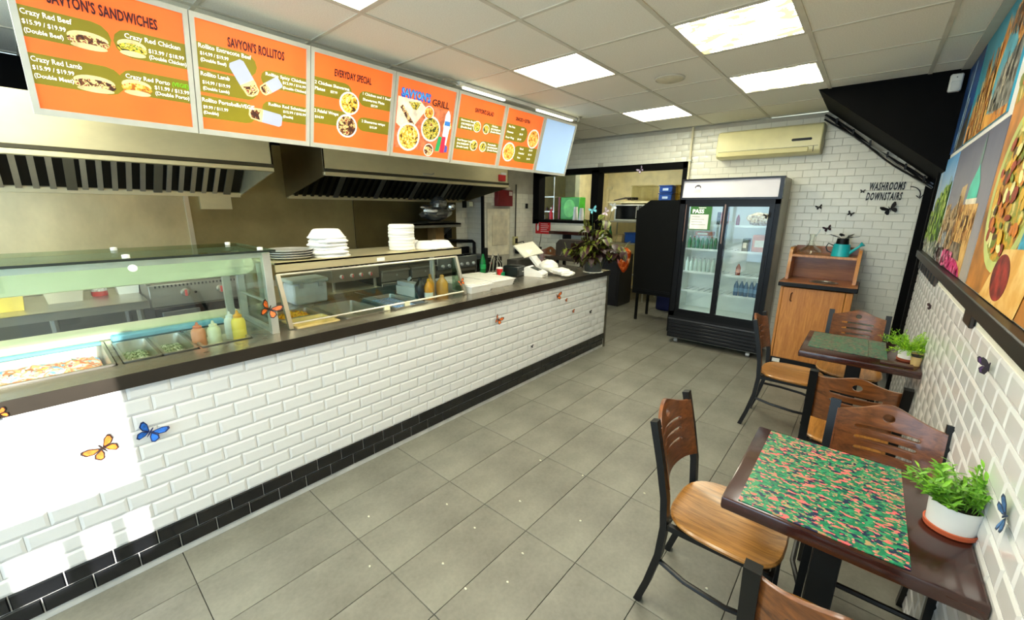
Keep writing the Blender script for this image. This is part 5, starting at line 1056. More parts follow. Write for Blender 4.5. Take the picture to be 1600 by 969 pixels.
MB(q).lathe([(.12, 0), (.125, .006), (.115, .01), (.10, .006), (.098, -.002)], (-.29, yf+.16, .945), 28, cap=False).build('chute_ring', ss, t); MB(q).lathe([(.099, 0), (.099, .003)], (-.29, yf+.16, .944), 28).build('chute_flap', steel((120, 116, 104), .35), t)
for x in (x0, x1-.03): b = MB(q); b.prism([(yf+.20, .945), (yb, .945), (yb, 1.29), (yf+.27, 1.29), (yf+.235, 1.25)], ((x, 0, 0), (0, 1, 0), (0, 0, 1), (1, 0, 0)), .03); b.build('upper_side', oak, t)
MB(q).box((x0+.03, yb-.02, .945), (x1-.03, yb, 1.30)).build('upper_back', oak_dark, t); MB(q).box((x0+.03, yf+.24, 1.19), (x1-.03, yb-.02, 1.215)).build('upper_shelf', oak, t)
t = thing('carafe', (-.47, 5.53, 1.216), 'clear glass carafe with wide base on the waste cabinet', 'carafe'); MB().lathe([(.07, 0), (.105, .006), (.115, .03), (.095, .055), (.05, .085), (.026, .12), (.022, .18), (.03, .215), (.028, .216), (.02, .18), (.024, .12), (.046, .088), (.09, .055), (.108, .03), (.1, .01), (.02, .008)], n=28).build('glass_body', glass((252, 253, 250), .06), t); MB().tube([(.02, 0, .19), (.05, 0, .24), (.06, 0, .27)], .003, 5).build('stirrer', glass((240, 244, 240), .5), t)
t = thing('watering_can', (-.205, 5.50, 1.216), 'turquoise watering can holding a dark plant on the waste cabinet', 'watering can'); tq = P((30, 176, 182), .3, var=.04)
MB().lathe([(.076, 0), (.08, .004), (.076, .06), (.070, .125), (.066, .128), (.064, .12), (.06, .02)], n=24).build('body', tq, t); MB().tube([(.06, -.01, .03), (.10, -.02, .07), (.155, -.03, .125)], [.02, .014, .01], 8).build('spout', tq, t); MB().tube([(.145, -.03, .118), (.168, -.033, .14)], [.012, .026], 10).build('rose', tq, t)
MB().tube([(-.07, 0, .11), (-.115, 0, .13), (-.13, 0, .09), (-.115, 0, .05), (-.07, 0, .03)], .006, 6).build('handle', P((40, 60, 60), .3, .3), t)
MB().lathe([(.05, .1), (.055, .135), (.05, .18), (.05, .185)], n=16).build('inner_pot', black, t)
for k in range(7): a = k*2*PI/7; MB().prism([(0, -.012), (.05, -.022), (.10, 0), (.05, .022)], ((.03*math.cos(a), .02*math.sin(a), .185+.01*(k % 3)), (math.cos(a), math.sin(a), .25+.1*(k % 2)), (-math.sin(a), math.cos(a), 0), (0, 0, 1)), .003).build('leaf', P((20, 22, 20), .4, var=.2), t)

# ------------------------------------------------------------------ tables and chairs
def camo(name, green, green2, dark, pink, tan, pink_t):
    """printed fleck pattern: layers of separate blotches over a green ground"""
    t = NT(name); sc_ = (.7, 1.15, 1); cur = None
    def mask(off, scale, thr):
        tc = t.coords(sc_); ad = t.n('ShaderNodeVectorMath', operation='ADD'); ad.inputs[1].default_value = (off, off*1.7, off*.3); t.l(tc, ad.inputs[0])
        nz = t.noise(ad.outputs[0], scale, 1.5, .5, .35); g = t.n('ShaderNodeMath', operation='GREATER_THAN'); g.inputs[1].default_value = thr; t.l(nz, g.inputs[0]); return g.outputs[0]
    cur = None
    for off, scale, thr, col in ((0, 40, .0, green), (3, 60, .52, green2), (7, 68, .60, tan), (11, 60, .575, dark), (17, 62, pink_t, pink), (23, 74, .66, tuple(min(255, c*1.1+10) for c in pink))):
        if cur is None:
            r = t.n('ShaderNodeRGB'); r.outputs[0].default_value = lin(col); cur = r.outputs[0]; continue
        m_ = t.n('ShaderNodeMix', data_type='RGBA'); t.l(mask(off, scale, thr), m_.inputs[0]); t.l(cur, m_.inputs[6]); m_.inputs[7].default_value = lin(col); cur = m_.outputs[2]
    t.bsdf(cur, .35); return t.m
camo1 = camo('fleck_print_bright', (20, 120, 84), (48, 146, 100), (28, 44, 76), (226, 104, 104), (172, 142, 100), .612)
camo2 = camo('fleck_print_dull', (30, 100, 76), (50, 120, 88), (34, 44, 48), (136, 100, 82), (116, 104, 78), .585)
TZ = .76
def table(x0, x1, y0, y1, lab):
    cx, cy = (x0+x1)/2, (y0+y1)/2; t = thing('cafe_table', (cx, cy, 0), lab, 'table', 'wall tables')
    hx, hy = (x1-x0)/2, (y1-y0)/2; b = MB(); b.box((-hx, -hy, TZ-.045), (hx, hy, TZ), .008, seg=2); b.build('table_top', dark_wood, t)
    MB().box((-.04, -.04, .03), (.04, .04, TZ-.06), .004).build('column', black_metal, t); MB().box((-.18, -.18, TZ-.06), (.18, .18, TZ-.045)).build('top_plate', black_metal, t)
    for a in range(4): b = MB(); d = Vector((math.cos(a*PI/2+PI/4), math.sin(a*PI/2+PI/4), 0)); b.tube([d*.02+Vector((0, 0, .05)), d*.2+Vector((0, 0, .035)), d*.33+Vector((0, 0, .012))], [.03, .024, .016], 4, flat=(1, .7)); b.build('base_foot', black_metal, t)
    return t
table(-.23, .362, 1.325, 1.925, 'near dark wood table against the right wall with pink-green mat')
table(-.24, .362, 3.25, 3.89, 'far dark wood table against the right wall with dull green mat')
def mat_(x0, x1, y0, y1, m_, lab):
    t = thing('table_mat', ((x0+x1)/2, (y0+y1)/2, TZ), lab, 'table mat', 'patterned table mats'); b = MB(); hx, hy = (x1-x0)/2, (y1-y0)/2
    b.prism([(-hx, -hy), (hx, -hy), (hx, hy), (-hx, hy)], ((0, 0, .0005), (1, 0, 0), (0, 1, 0), (0, 0, 1)), .003); b.build('sheet', m_, t); return t
mat_(-.183, .222, 1.34, 1.905, camo1, 'bright green and pink flecked mat on the near table')
mat_(-.205, .115, 3.39, 3.855, camo2, 'dull green flecked mat on the far table, larger left piece'); mat_(.118, .21, 3.385, 3.855, camo2, 'narrow strip of dull green mat near the far plant pot')

def chair_proto(loc, lab, wood_m, seat_m):
    t = thing('dining_chair', loc, lab, 'chair', 'cafe chairs'); W2 = .18
    rear = [(-.285, 0), (-.25, .12), (-.215, .28), (-.205, .42), (-.215, .55), (-.245, .70), (-.285, .865)]
    for s in (-1, 1):
        MB().tube([(x, s*W2, z) for x, z in rear], .0145, 4, flat=(.95, 1.25)).build('rear_leg', black_metal, t)
        MB().tube([(.165, s*(W2-.005), 0), (.16, s*(W2-.01), .43)], .013, 4).build('front_leg', black_metal, t)
        MB().tube([(-.222, s*W2, .25), (-.1, s*(W2+.03), .24), (.05, s*(W2+.03), .23), (.162, s*(W2-.005), .22)], .010, 8).build('side_stretcher', black_metal, t)
        MB().lathe([(.012, 0), (.010, .004)], (-.268, s*(W2), .80), 8, 'x').build('rivet', alu, t)
    MB().tube([(.16, -W2, .30), (.16, W2, .30)], .010, 6).build('front_stretcher', black_metal, t)
    b = MB(); b.tube([(-.205, -W2, .425), (.15, -W2+.01, .425), (.15, W2-.01, .425), (-.205, W2, .425), (-.205, -W2, .425)], .012, 4); b.build('seat_frame', black_metal, t)
    # seat: dished plywood with a rounded front
    out = []
    n = 36
    for k in range(n):
        a = 2*PI*k/n; ca, sa = math.cos(a), math.sin(a); e = 2/3.2
        x = .205*math.copysign(abs(ca)**e, ca); y = .205*math.copysign(abs(sa)**e, sa); y *= (1+.03*x/.2); out.append((x-.015, y))
    b = MB(); rings = []
    for k, zz in ((.97, .438), (1, .446), (1, .452), (.97, .459), (.7, .452), (.4, .447), (.05, .446)):
        rings.append([b._v((x*k-.0*(1-k), y*k, zz-(.012*max(0, (x-.10)/.1)**2 if k > .6 else 0))) for x, y in out])
    b.loft(rings); b.build('seat', seat_m, t)
    # curved back board with porthole and three slots, cut as a filled 2D curve
    cu_ = bpy.data.curves.new('back', 'CURVE'); cu_.dimensions = '2D'; cu_.fill_mode = 'BOTH'; cu_.extrude = .006; cu_.bevel_depth = .0015
    def sp(pts):
        s_ = cu_.splines.new('POLY'); s_.points.add(len(pts)-1); s_.use_cyclic_u = True
        for p_, q_ in zip(s_.points, pts): p_.co = (*q_, 0, 1)
    top_ = []
    for k in range(25):
        y = .168-.336*k/24; top_.append((y, .855+.030*math.cos(y/.168*PI)*.55+.012*math.exp(-(y/.05)**2)-.006))
    sp([(-.168, .585), (-.10, .592), (.10, .592), (.168, .585)]+top_)
    sp(ell(0, .825, .021, .019, 16))
    for z, hw in ((.770, .105), (.725, .10), (.680, .095)): sp(pill(-hw, z-.009, hw, z+.009))
    ob = bpy.data.objects.new('back', cu_); C.objects.link(ob); bpy.context.view_layer.update()
    me = bpy.data.meshes.new_from_object(ob.evaluated_get(bpy.context.evaluated_depsgraph_get())); bpy.data.objects.remove(ob)
    bm_ = bmesh.new(); bm_.from_mesh(me)
    bmesh.ops.remove_doubles(bm_, verts=bm_.verts, dist=1e-5)
    for k in range(-7, 8): bmesh.ops.bisect_plane(bm_, geom=bm_.verts[:]+bm_.edges[:]+bm_.faces[:], plane_co=(k*.022, 0, 0), plane_no=(1, 0, 0))
    for v_ in bm_.verts:
        y, z, d = v_.co; xr = -.215-(z-.55)*.222; bow = -.042*(1-(y/.168)**2)
        v_.co = (xr+bow-d+.012, y, z)
    bmesh.ops.recalc_face_normals(bm_, faces=bm_.faces)
    for f in bm_.faces: f.smooth = True
    for e in bm_.edges: e.smooth = not (len(e.link_faces) != 2 or e.calc_face_angle(0) > .5)
    bm_.to_mesh(me); bm_.free(); me.name = 'back_board'; me.materials.clear(); me.materials.append(wood_m)
    o_ = bpy.data.objects.new('back_board', me); C.objects.link(o_); o_.parent = t
    return t
ch = chair_proto((-.235, 1.655, 0), 'dining chair at the near table facing the wall, seat in full view', orange_chair, seat_wood)
dup(ch, (.185, 1.915, 0), -PI/2, 'dining chair at the far side of the near table, slotted back by the wall')
dup(ch, (.075, 2.83, 0), PI/2, 'dining chair backed against the near table chair, serving the far table')
dup(ch, (-.27, 3.665, 0), 0, 'dining chair at the far table beside the oak cabinet, facing the wall')
dup(ch, (.04, 4.06, 0), -PI/2, 'dining chair behind the far table in front of the back wall')
dup(ch, (.10, 1.245, 0), PI/2, 'dining chair cut by the bottom edge, only its curved back top showing')
dup(ch, (-3.74, 4.95, .0), -PI/2, 'dining chair behind the counter under the red sign', (1, 1, 1.26))

# ------------------------------------------------------------------ potted plants
def leaf_mesh(L, Wd, mat, name='leaf', fold=.25, curl=.3, n=5, ser=0):
    b = bmesh.new(); rows = []
    for i in range(n+1):
        a = i/n; wv = Wd*math.sin(PI*min(1, a*.92+.06))**.8*(1+(ser if i % 2 else -ser)); z = -curl*L*a*a
        if i == n: wv = .0008
        rows.append([b.verts.new((-wv, a*L, z+fold*wv)), b.verts.new((0, a*L, z)), b.verts.new((wv, a*L, z+fold*wv))])
    for A, B in zip(rows, rows[1:]):
        for k in range(2): b.faces.new((A[k], A[k+1], B[k+1], B[k]))
    me = bpy.data.meshes.new(name)
    for f in b.faces: f.smooth = True
    b.to_mesh(me); b.free(); me.materials.append(mat); return me
def place(t, me, p, d, roll, s=1.0, name='leaf'):
    d = Vector(d).normalized(); r = d.cross(Vector((0, 0, 1)));
    if r.length < .05: r = Vector((1, 0, 0))
    r.normalize(); u = r.cross(d); r2 = r*math.cos(roll)+u*math.sin(roll); n_ = r2.cross(d)
    return inst(name, me, t, frame4(p, r2*s, d*s, n_*s))
def leafmat(c1, c2, rough=.45, sub=.0):
    t = NT('leafmat'); v = t.coords(); nz = t.noise(v, 24, 2); b = t.bsdf(t.ramp(nz, [(.35, c1), (.65, c2)]), rough)
    b.inputs['Transmission Weight'].default_value = 0; b.inputs['Subsurface Weight'].default_value = sub; b.inputs['Subsurface Radius'].default_value = (.01, .02, .005); return t.m
# near plant: narrow bright leaves in a white pot with terracotta saucer
def leafset(t, items, limit=300, name='leaf'):
    """items: (mesh, point, direction, roll, scale); past the limit the rest become one part"""
    rest = MB(); mats = []
    for k, (me, p, d, ro, s) in enumerate(items):
        if k < limit: place(t, me, p, d, ro, s, name); continue
        d = Vector(d).normalized(); r = d.cross(Vector((0, 0, 1)))
        if r.length < .05: r = Vector((1, 0, 0))
        r.normalize(); u = r.cross(d); r2 = r*math.cos(ro)+u*math.sin(ro); M4 = frame4(p, r2*s, d*s, r2.cross(d)*s)
        m_ = me.materials[0]
        if m_ not in mats: mats.append(m_)
        vv = [rest.b.verts.new(M4 @ v.co) for v in me.vertices]
        for q in me.polygons: f = rest.b.faces.new([vv[i] for i in q.vertices]); f.material_index = mats.index(m_)
    if mats: rest.build('leaves', mats, t, kind='stuff', sharp=60)
    else: rest.b.free()
P1 = (.318, 1.62, TZ)
t = thing('potted_plant', P1, 'bushy bright green plant in white pot on the near table', 'plant')
MB().lathe([(.050, .012), (.054, .015), (.058, .086), (.057, .09), (.054, .089), (.051, .076), (.02, .074)], n=32).build('pot', P((222, 222, 218), .5, var=.02), t)
MB().lathe([(.053, .001), (.058, .003), (.060, .017), (.056, .018), (.052, .010), (.02, .008)], n=32).build('saucer', P((190, 90, 54), .6, var=.06), t)
MB().lathe([(.053, .076), (.03, .081), (.005, .082)], n=20).build('soil', P((40, 30, 22), .9, var=.3, scale=60, bump=.5), t)
R = random.Random(11); lm = [leaf_mesh(.030, .0045, leafmat((104, 168, 34), (160, 208, 70))), leaf_mesh(.026, .0042, leafmat((80, 140, 30), (130, 186, 50)))]
stems = MB(); items = []
for k in range(44):
    a = R.uniform(0, 2*PI); rr = .045*math.sqrt(R.random()); p0 = Vector((rr*math.cos(a), rr*math.sin(a), .078)); out = Vector((math.cos(a)*R.uniform(.1, 1.0)-.35, math.sin(a)*R.uniform(.2, 1.0), R.uniform(.6, 1.3))).normalized(); L = R.uniform(.06, .125)
    pts = [p0+out*(L*q_)+Vector((0, 0, -.05*q_*q_*L*6*(1-out.z))) for q_ in (0, .33, .66, 1)]
    pts = [Vector((min(p.x, .040), p.y, p.z)) for p in pts]
    stems.tube(pts, .0014, 5)
    for j in range(12):
        q_ = .25+.75*j/11; p = p0.lerp(pts[-1], q_) if j < 11 else pts[-1]; th = j*2.4+k; side = Vector((math.cos(th), math.sin(th), R.uniform(.1, .7)))
        if p.x+side.x*.03 > .044: side.x = -.2
        items.append((lm[(j+k) % 2], p, side+out*.5, R.uniform(-.4, .4), R.uniform(.75, 1.2)))
items.sort(key=lambda e: -(e[1].z*1.2-e[1].y-e[1].x*.3)); leafset(t, items)
stems.build('stem', leafmat((90, 140, 40), (120, 170, 60)), t)
# far plant: feathery fern
P2 = (.300, 3.465, TZ)
t = thing('potted_fern', P2, 'feathery yellow-green fern in white pot on the far table', 'plant')
MB().lathe([(.040, .014), (.044, .017), (.048, .075), (.047, .08), (.044, .079), (.040, .068), (.01, .067)], n=28).build('pot', P((236, 234, 226), .5, var=.02), t)
MB().lathe([(.043, .001), (.048, .003), (.050, .017), (.046, .019), (.042, .012), (.01, .010)], n=28).build('saucer', P((140, 66, 40), .6, var=.06), t)
MB().lathe([(.041, .068), (.03, .072), (.005, .073)], n=18).build('soil', P((30, 26, 20), .9, var=.3, scale=60), t)
R = random.Random(5); fr_ = MB(); st_ = MB()
for k in range(80):
    a = R.uniform(0, 2*PI); up_ = R.uniform(.35, 1.3); out = Vector((math.cos(a), math.sin(a), up_)).normalized(); L = R.uniform(.09, .165)
    p0 = Vector((.03*math.cos(a)*R.random(), .03*math.sin(a)*R.random(), .07)); pts = []
    for i in range(6):
        q_ = i/5; p = p0+out*(L*q_)+Vector((0, 0, -.07*q_*q_*(1.1-out.z))); p.x = min(p.x, .058); pts.append(p)
    st_.tube(pts, .0009, 4)
    for i in range(1, 6):
        for m_ in range(5):
            th = R.uniform(0, 2*PI); d = (out+Vector((math.cos(th), math.sin(th), R.uniform(-.3, .6)))).normalized(); L2 = R.uniform(.012, .024); p = pts[i].lerp(pts[i-1], R.random()); sd_ = d.cross(Vector((R.random(), R.random(), R.random()))).normalized()*.0022
            fr_.b.faces.new([fr_._v(p-sd_*.4), fr_._v(p+d*L2*.5-sd_), fr_._v(p+d*L2), fr_._v(p+d*L2*.5+sd_)])
fr_.build('fronds', leafmat((120, 176, 24), (178, 222, 50)), t, kind='stuff'); st_.build('stem', leafmat((90, 140, 30), (120, 170, 50)), t)
t = thing('small_cup', (.335, 3.385, TZ), 'small tan cup of toothpicks beside the far plant pot', 'cup'); MB().lathe([(.022, .001), (.028, .075), (.025, .075), (.02, .03)], n=18).build('cup', P((206, 176, 116), .5, var=.06), t); MB().lathe([(.0285, .058), (.0295, .076)], n=18, cap=False).build('rim', P((30, 24, 18), .5), t); MB().lathe([(.025, .066), (.004, .068)], n=14).build('filling', P((24, 20, 16), .7), t)
t = thing('mat_card', (.225, 3.33, TZ), 'flat dark card lying in front of the far plant pot', 'card'); MB().box((-.05, -.04, .0005), (.10, .02, .012), .002).build('card', P((60, 34, 26), .4), t)
# big coleus on the counter
P3 = (-2.385, 4.22, CT)
t = thing('potted_coleus', P3, 'large dark red and green coleus in grey pot on the counter end', 'plant')
gp = P((62, 66, 62), .5, var=.05)
MB().lathe([(.088, .002), (.094, .006), (.125, .155), (.132, .157), (.134, .178), (.126, .18), (.118, .165), (.11, .15), (.01, .148)], n=32).build('pot', gp, t)
MB().lathe([(.115, .148), (.05, .158), (.005, .16)], n=20).build('soil', P((34, 26, 20), .9, var=.3, scale=60), t)
b = MB()
for s in (-1, 1): b.prism([(s*.004, -.008), (s*.02, .022), (s*.012, .03), (s*.0, .006)], ((.098, -.02, .085), (.25, .97, 0), (.2, 0, .98), (.97, -.25, -.2)), .002)
b.build('gold_mark', P((206, 180, 90), .4, .4), t)
cl = MB(); cl.prism([(x*(1+.06*math.sin(k*2.3)), y*(1+.06*math.sin(k*2.3))) for k, (x, y) in enumerate(ell(0, 0, .115, .115, 36))], ((0, 0, .0005), (1, 0, 0), (0, 1, 0), (0, 0, 1)), .006); cl.build('doily', P((236, 232, 220), .7), t)
def coleus_mat(center, edge):
    t_ = NT('coleus'); v = t_.coords((1, 1, 1)); sx = t_.n('ShaderNodeSeparateXYZ'); t_.l(v, sx.inputs[0]); ab = t_.n('ShaderNodeMath', operation='ABSOLUTE'); t_.l(sx.outputs[0], ab.inputs[0])
    nz = t_.noise(v, 70, 2); ma = t_.n('ShaderNodeMath', operation='MULTIPLY_ADD'); ma.inputs[1].default_value = .022; t_.l(nz, ma.inputs[0]); t_.l(ab.outputs[0], ma.inputs[2])
    mr = t_.n('ShaderNodeMapRange'); mr.inputs[1].default_value = .022; mr.inputs[2].default_value = .036; t_.l(ma.outputs[0], mr.inputs[0]); t_.bsdf(t_.ramp(mr.outputs[0], [(.2, center), (.7, edge)]), .45); return t_.m
cm = [leaf_mesh(.135, .046, coleus_mat((46, 8, 16), (96, 104, 28)), curl=.5, n=7, ser=.08), leaf_mesh(.115, .040, coleus_mat((36, 8, 14), (48, 24, 18)), curl=.45, n=7, ser=.08), leaf_mesh(.10, .032, coleus_mat((80, 92, 24), (126, 136, 48)), curl=.35, n=7, ser=.08)]
R = random.Random(23); stems = MB(); items = []
for k in range(38):
    a = k*2.399+R.uniform(-.3, .3); sp_ = R.uniform(.05, 1.0) if k % 3 else R.uniform(.85, 1.15); out = Vector((math.cos(a)*sp_*.75, math.sin(a)*sp_, R.uniform(.75, 1.15) if k % 3 else R.uniform(.35, .6))).normalized(); L = R.uniform(.20, .52)*(1-.25*sp_) if k % 3 else R.uniform(.24, .40)
    p0 = Vector((.05*math.cos(a), .05*math.sin(a), .155)); pts = [p0+out*(L*q_)+Vector((0, 0, -.16*q_*q_*sp_*L*1.6)) for q_ in (0, .25, .5, .75, 1)]
    stems.tube(pts, [.006, .005, .0045, .004, .003], 6)
    for j in range(8):
        q_ = .28+.72*(j+1)/8; i = min(3, int(q_*4)); p = pts[i].lerp(pts[i+1], q_*4-i); th = a+PI/2*(j % 4)+R.uniform(-.4, .4); d = Vector((math.cos(th), math.sin(th), R.uniform(-.7, .05)))
        items.append((cm[0 if R.random() < .5 else 1 if R.random() < .72 else 2], p, d, R.uniform(-.35, .35), R.uniform(.8, 1.2)))
    if k % 4 == 1: stems.tube([pts[-1], pts[-1]+Vector((0, 0, .05)), pts[-1]+Vector((.02*math.cos(a), .02*math.sin(a), .10))], .002, 5)
items.sort(key=lambda e: -(e[1].x*.8-e[1].y+.3*e[1].z)); leafset(t, items)
stems.build('stem', leafmat((96, 110, 44), (140, 150, 70)), t)
# paper pinwheel butterflies poked in the plant
for k, (dx, dy, dz, c1, lab) in enumerate(((-.02, -.05, .70, (126, 206, 226), 'pale blue paper butterfly poked in the top of the coleus'), (.06, .10, .68, (236, 206, 222), 'pink and white paper butterfly at the top of the coleus'), (.13, .13, .74, (226, 236, 232), 'white paper butterfly highest in the coleus'), (.14, -.08, .40, (240, 240, 234), 'white paper slip among the dark coleus leaves'))):
    butterfly((Vector(P3)+Vector((dx, dy, dz)), Vector((.66, .75, 0)), (.1, 0, 1), (.75, -.66, 0)), .055, .5+k*.7, (c1, tuple(v_*.82 for v_ in c1)), lab, 'paper butterflies in the coleus', .5, 'paper_butterfly')
    if k < 3: MB().tube([(dx, dy, dz), (dx*.5, dy*.5, .16)], .0016, 4).build('wire_pick', P((40, 70, 40), .5), t)

# ------------------------------------------------------------------ picture wall, rail and brackets
def prt(name, y0, y1, z0, z1, lab, base, shapes, marks=()):
    """flat print panel on the right wall; shapes are printed polygons (y, z fractions from the far-left bottom corner)"""
    q = Vector((XW, y1, z0)); t = thing(name, q, lab, 'picture', 'prints on the right wall'); fr = ((-.006, 0, 0), (0, -1, 0), (0, 0, 1), (-1, 0, 0)); Wd, Hh = y1-y0, z1-z0
    MB().prism([(0, 0), (Wd, 0), (Wd, Hh), (0, Hh)], fr, .012, -.006).build('print_panel', base, t)
    for k, (pts, m_) in enumerate(shapes): MB().prism([(x*Wd, z*Hh) for x, z in pts], fr, .0004, .0062+k*.0003).build('printed_shape', m_, t)
    for i_, (n_, reg, size, cols, kd) in enumerate(marks): scatter(t, Wd, Hh, i_*7+len(lab), n_, reg, size, cols, kd, i_)
    return t
def grad(stops, rough=.45, noise_=.25, scale=5):
    t_ = NT('sky_print'); v = t_.coords(); sx = t_.n('ShaderNodeSeparateXYZ'); t_.l(v, sx.inputs[0]); nz = t_.noise(v, scale, 4, .6); ma = t_.n('ShaderNodeMath', operation='MULTIPLY_ADD'); ma.inputs[1].default_value = noise_; t_.l(nz, ma.inputs[0]); t_.l(sx.outputs[2], ma.inputs[2])
    t_.bsdf(t_.ramp(ma.outputs[0], stops), rough); return t_.m
def scatter(t_, Wd, Hh, seed, n, region, size, cols, kind='oval', lv=0):
    """many small printed marks inside a polygon, one mesh per colour"""
    R = random.Random(seed); bs_ = [MB() for _ in cols]; fr = ((-.006, 0, 0), (0, -1, 0), (0, 0, 1), (-1, 0, 0)); k = 0; tries = 0
    xs = [p[0] for p in region]; zs = [p[1] for p in region]
    def inside(x, z):
        c = False; j = len(region)-1
        for i in range(len(region)):
            (xi, zi), (xj, zj) = region[i], region[j]
            if (zi > z) != (zj > z) and x < (xj-xi)*(z-zi)/(zj-zi)+xi: c = not c
            j = i
        return c
    while k < n and tries < n*20:
        tries += 1; x = R.uniform(min(xs), max(xs)); z = R.uniform(min(zs), max(zs))
        if not inside(x, z): continue
        sx, sz = size[0]*R.uniform(.5, 1.4), size[1]*R.uniform(.5, 1.4); a = R.uniform(-.6, .6) if kind == 'oval' else 0
        if kind == 'oval': pts = [(sx*math.cos(q)*math.cos(a)-sz*math.sin(q)*math.sin(a), sx*math.cos(q)*math.sin(a)+sz*math.sin(q)*math.cos(a)) for q in [2*PI*i/8 for i in range(8)]]
        else: pts = [(-sx, -sz), (sx, -sz), (sx, sz), (-sx, sz)]
        pts = [(min(max(x*Wd+px, .002), Wd-.002), min(max(z*Hh+pz, .002), Hh-.002)) for px, pz in pts]
        bs_[R.randrange(len(cols))].prism(pts, fr, .0002, .0104+lv*.002+k*.00002); k += 1
    for b_, c_ in zip(bs_, cols): b_.build('printed_marks', P(c_, .5, var=.15, scale=20), t_, kind='stuff')
stone = multi([(0, (84, 60, 30)), (.35, (150, 104, 50)), (.48, (206, 156, 84)), (.6, (236, 196, 120)), (.7, (180, 120, 60))], 9, 6, .5, .8, (1, 2.2, .8), False)
stone2 = multi([(0, (110, 84, 50)), (.4, (170, 136, 88)), (.55, (206, 176, 126)), (.7, (150, 120, 84))], 10, 6, .5, .5, (1, 2, .7), False)
orange_st = multi([(0, (60, 30, 14)), (.36, (170, 84, 24)), (.5, (226, 150, 50)), (.6, (244, 196, 90)), (.7, (150, 80, 30))], 8, 6, .5, .9, (1, 3.0, .5), False)
greens = multi([(0, (24, 44, 14)), (.4, (60, 96, 24)), (.52, (110, 150, 36)), (.65, (170, 190, 80))], 11, 6, .5, .6, const=False)
foods = multi([(0, (70, 40, 14)), (.38, (150, 90, 26)), (.48, (226, 170, 50)), (.56, (130, 140, 40)), (.64, (240, 214, 130)), (.72, (120, 40, 24))], 7, 6, .45, .2, const=False)
pita = multi([(0, (170, 110, 40)), (.45, (226, 170, 84)), (.6, (244, 206, 130)), (.72, (150, 80, 30))], 6, 6, .5, .2, const=False)
teal_sky = P((54, 152, 176), .45, var=.12, scale=3); navy = P((24, 66, 124), .45, var=.25, scale=4)
dusk = grad([(0, (186, 172, 150)), (.35, (150, 146, 150)), (.75, (104, 106, 124)), (1, (66, 70, 96))])
white_edge = P((238, 236, 228), .5, var=.01)
struct(MB().box((XW-.004, .2, 1.31), (XW-.001, 4.97, CZ)).build('trim_5', white_edge))
prt('wall_print', 4.08, 4.68, 2.095, 2.685, 'deep blue night print with pale streaks at upper left of the picture wall', navy, [([(.3, 0), (1, .0), (1, .45), (.7, .25)], P((50, 46, 34), .5, var=.3, scale=12)), ([(.30, .05), (.36, .05), (.62, .95), (.56, .95)], P((150, 180, 196), .5, var=.3, scale=20)), ([(.46, .0), (.5, .0), (.66, .55), (.62, .55)], P((170, 180, 170), .5, var=.3, scale=20))])
prt('wall_print', 2.86, 4.06, 2.095, 2.685, 'print of orange stone towers and arch under turquoise sky', teal_sky, [([(.02, 0), (.02, .18), (.14, .35), (.24, .42), (.30, .78), (.36, .5), (.46, .56), (.55, .92), (.62, .7), (.72, .9), (.85, .99), (1, .99), (1, 0)], orange_st), ([(.56, .12), (.56, .46), (.64, .70), (.76, .74), (.86, .55), (.86, .12)], P((80, 170, 190), .5, var=.12)), ([(.62, .1), (.62, .3), (.72, .46), (.90, .5), (1, .6), (1, .06)], P((120, 120, 110), .5, var=.4, scale=18)), ([(.08, 0), (.08, .2), (.14, .28), (.18, 0)], P((40, 32, 22), .5, var=.3))], [(90, [(.03, .02), (.14, .32), (.30, .7), (.36, .5), (.55, .86), (.56, .0)], (.012, .045), [(96, 66, 34), (180, 124, 60), (236, 190, 110), (130, 84, 40)], 'bar'), (60, [(.62, .75), (.85, .97), (.99, .97), (.99, .62), (.86, .6)], (.014, .03), [(90, 70, 50), (150, 110, 70), (200, 160, 110)], 'oval'), (40, [(.62, .06), (.62, .3), (.72, .44), (.98, .55), (.98, .04)], (.01, .03), [(150, 146, 130), (70, 70, 64), (190, 180, 150)], 'bar')])
prt('wall_print', 4.08, 4.94, 1.36, 2.06, 'print of green park trees and lake under blue sky', grad([(0, (170, 180, 170)), (.4, (200, 216, 226)), (.8, (96, 160, 214)), (1, (40, 110, 186))]), [([(.0, .12), (.0, .42), (.2, .50), (.45, .60), (.7, .66), (1, .74), (1, .12)], greens), ([(0, 0), (0, .16), (.5, .2), (1, .16), (1, 0)], P((168, 166, 150), .5, var=.25, scale=9)), ([(.12, .3), (.18, .3), (.17, .92), (.14, .92)], P((214, 210, 206), .5, var=.1))], [(150, [(.0, .14), (.0, .44), (.2, .52), (.45, .62), (1, .74), (1, .14)], (.03, .035), [(46, 76, 20), (88, 126, 30), (140, 176, 50), (178, 200, 90)], 'oval'), (40, [(0, .0), (0, .15), (1, .15), (1, 0)], (.05, .008), [(190, 190, 176), (120, 130, 110), (150, 160, 160)], 'oval')])
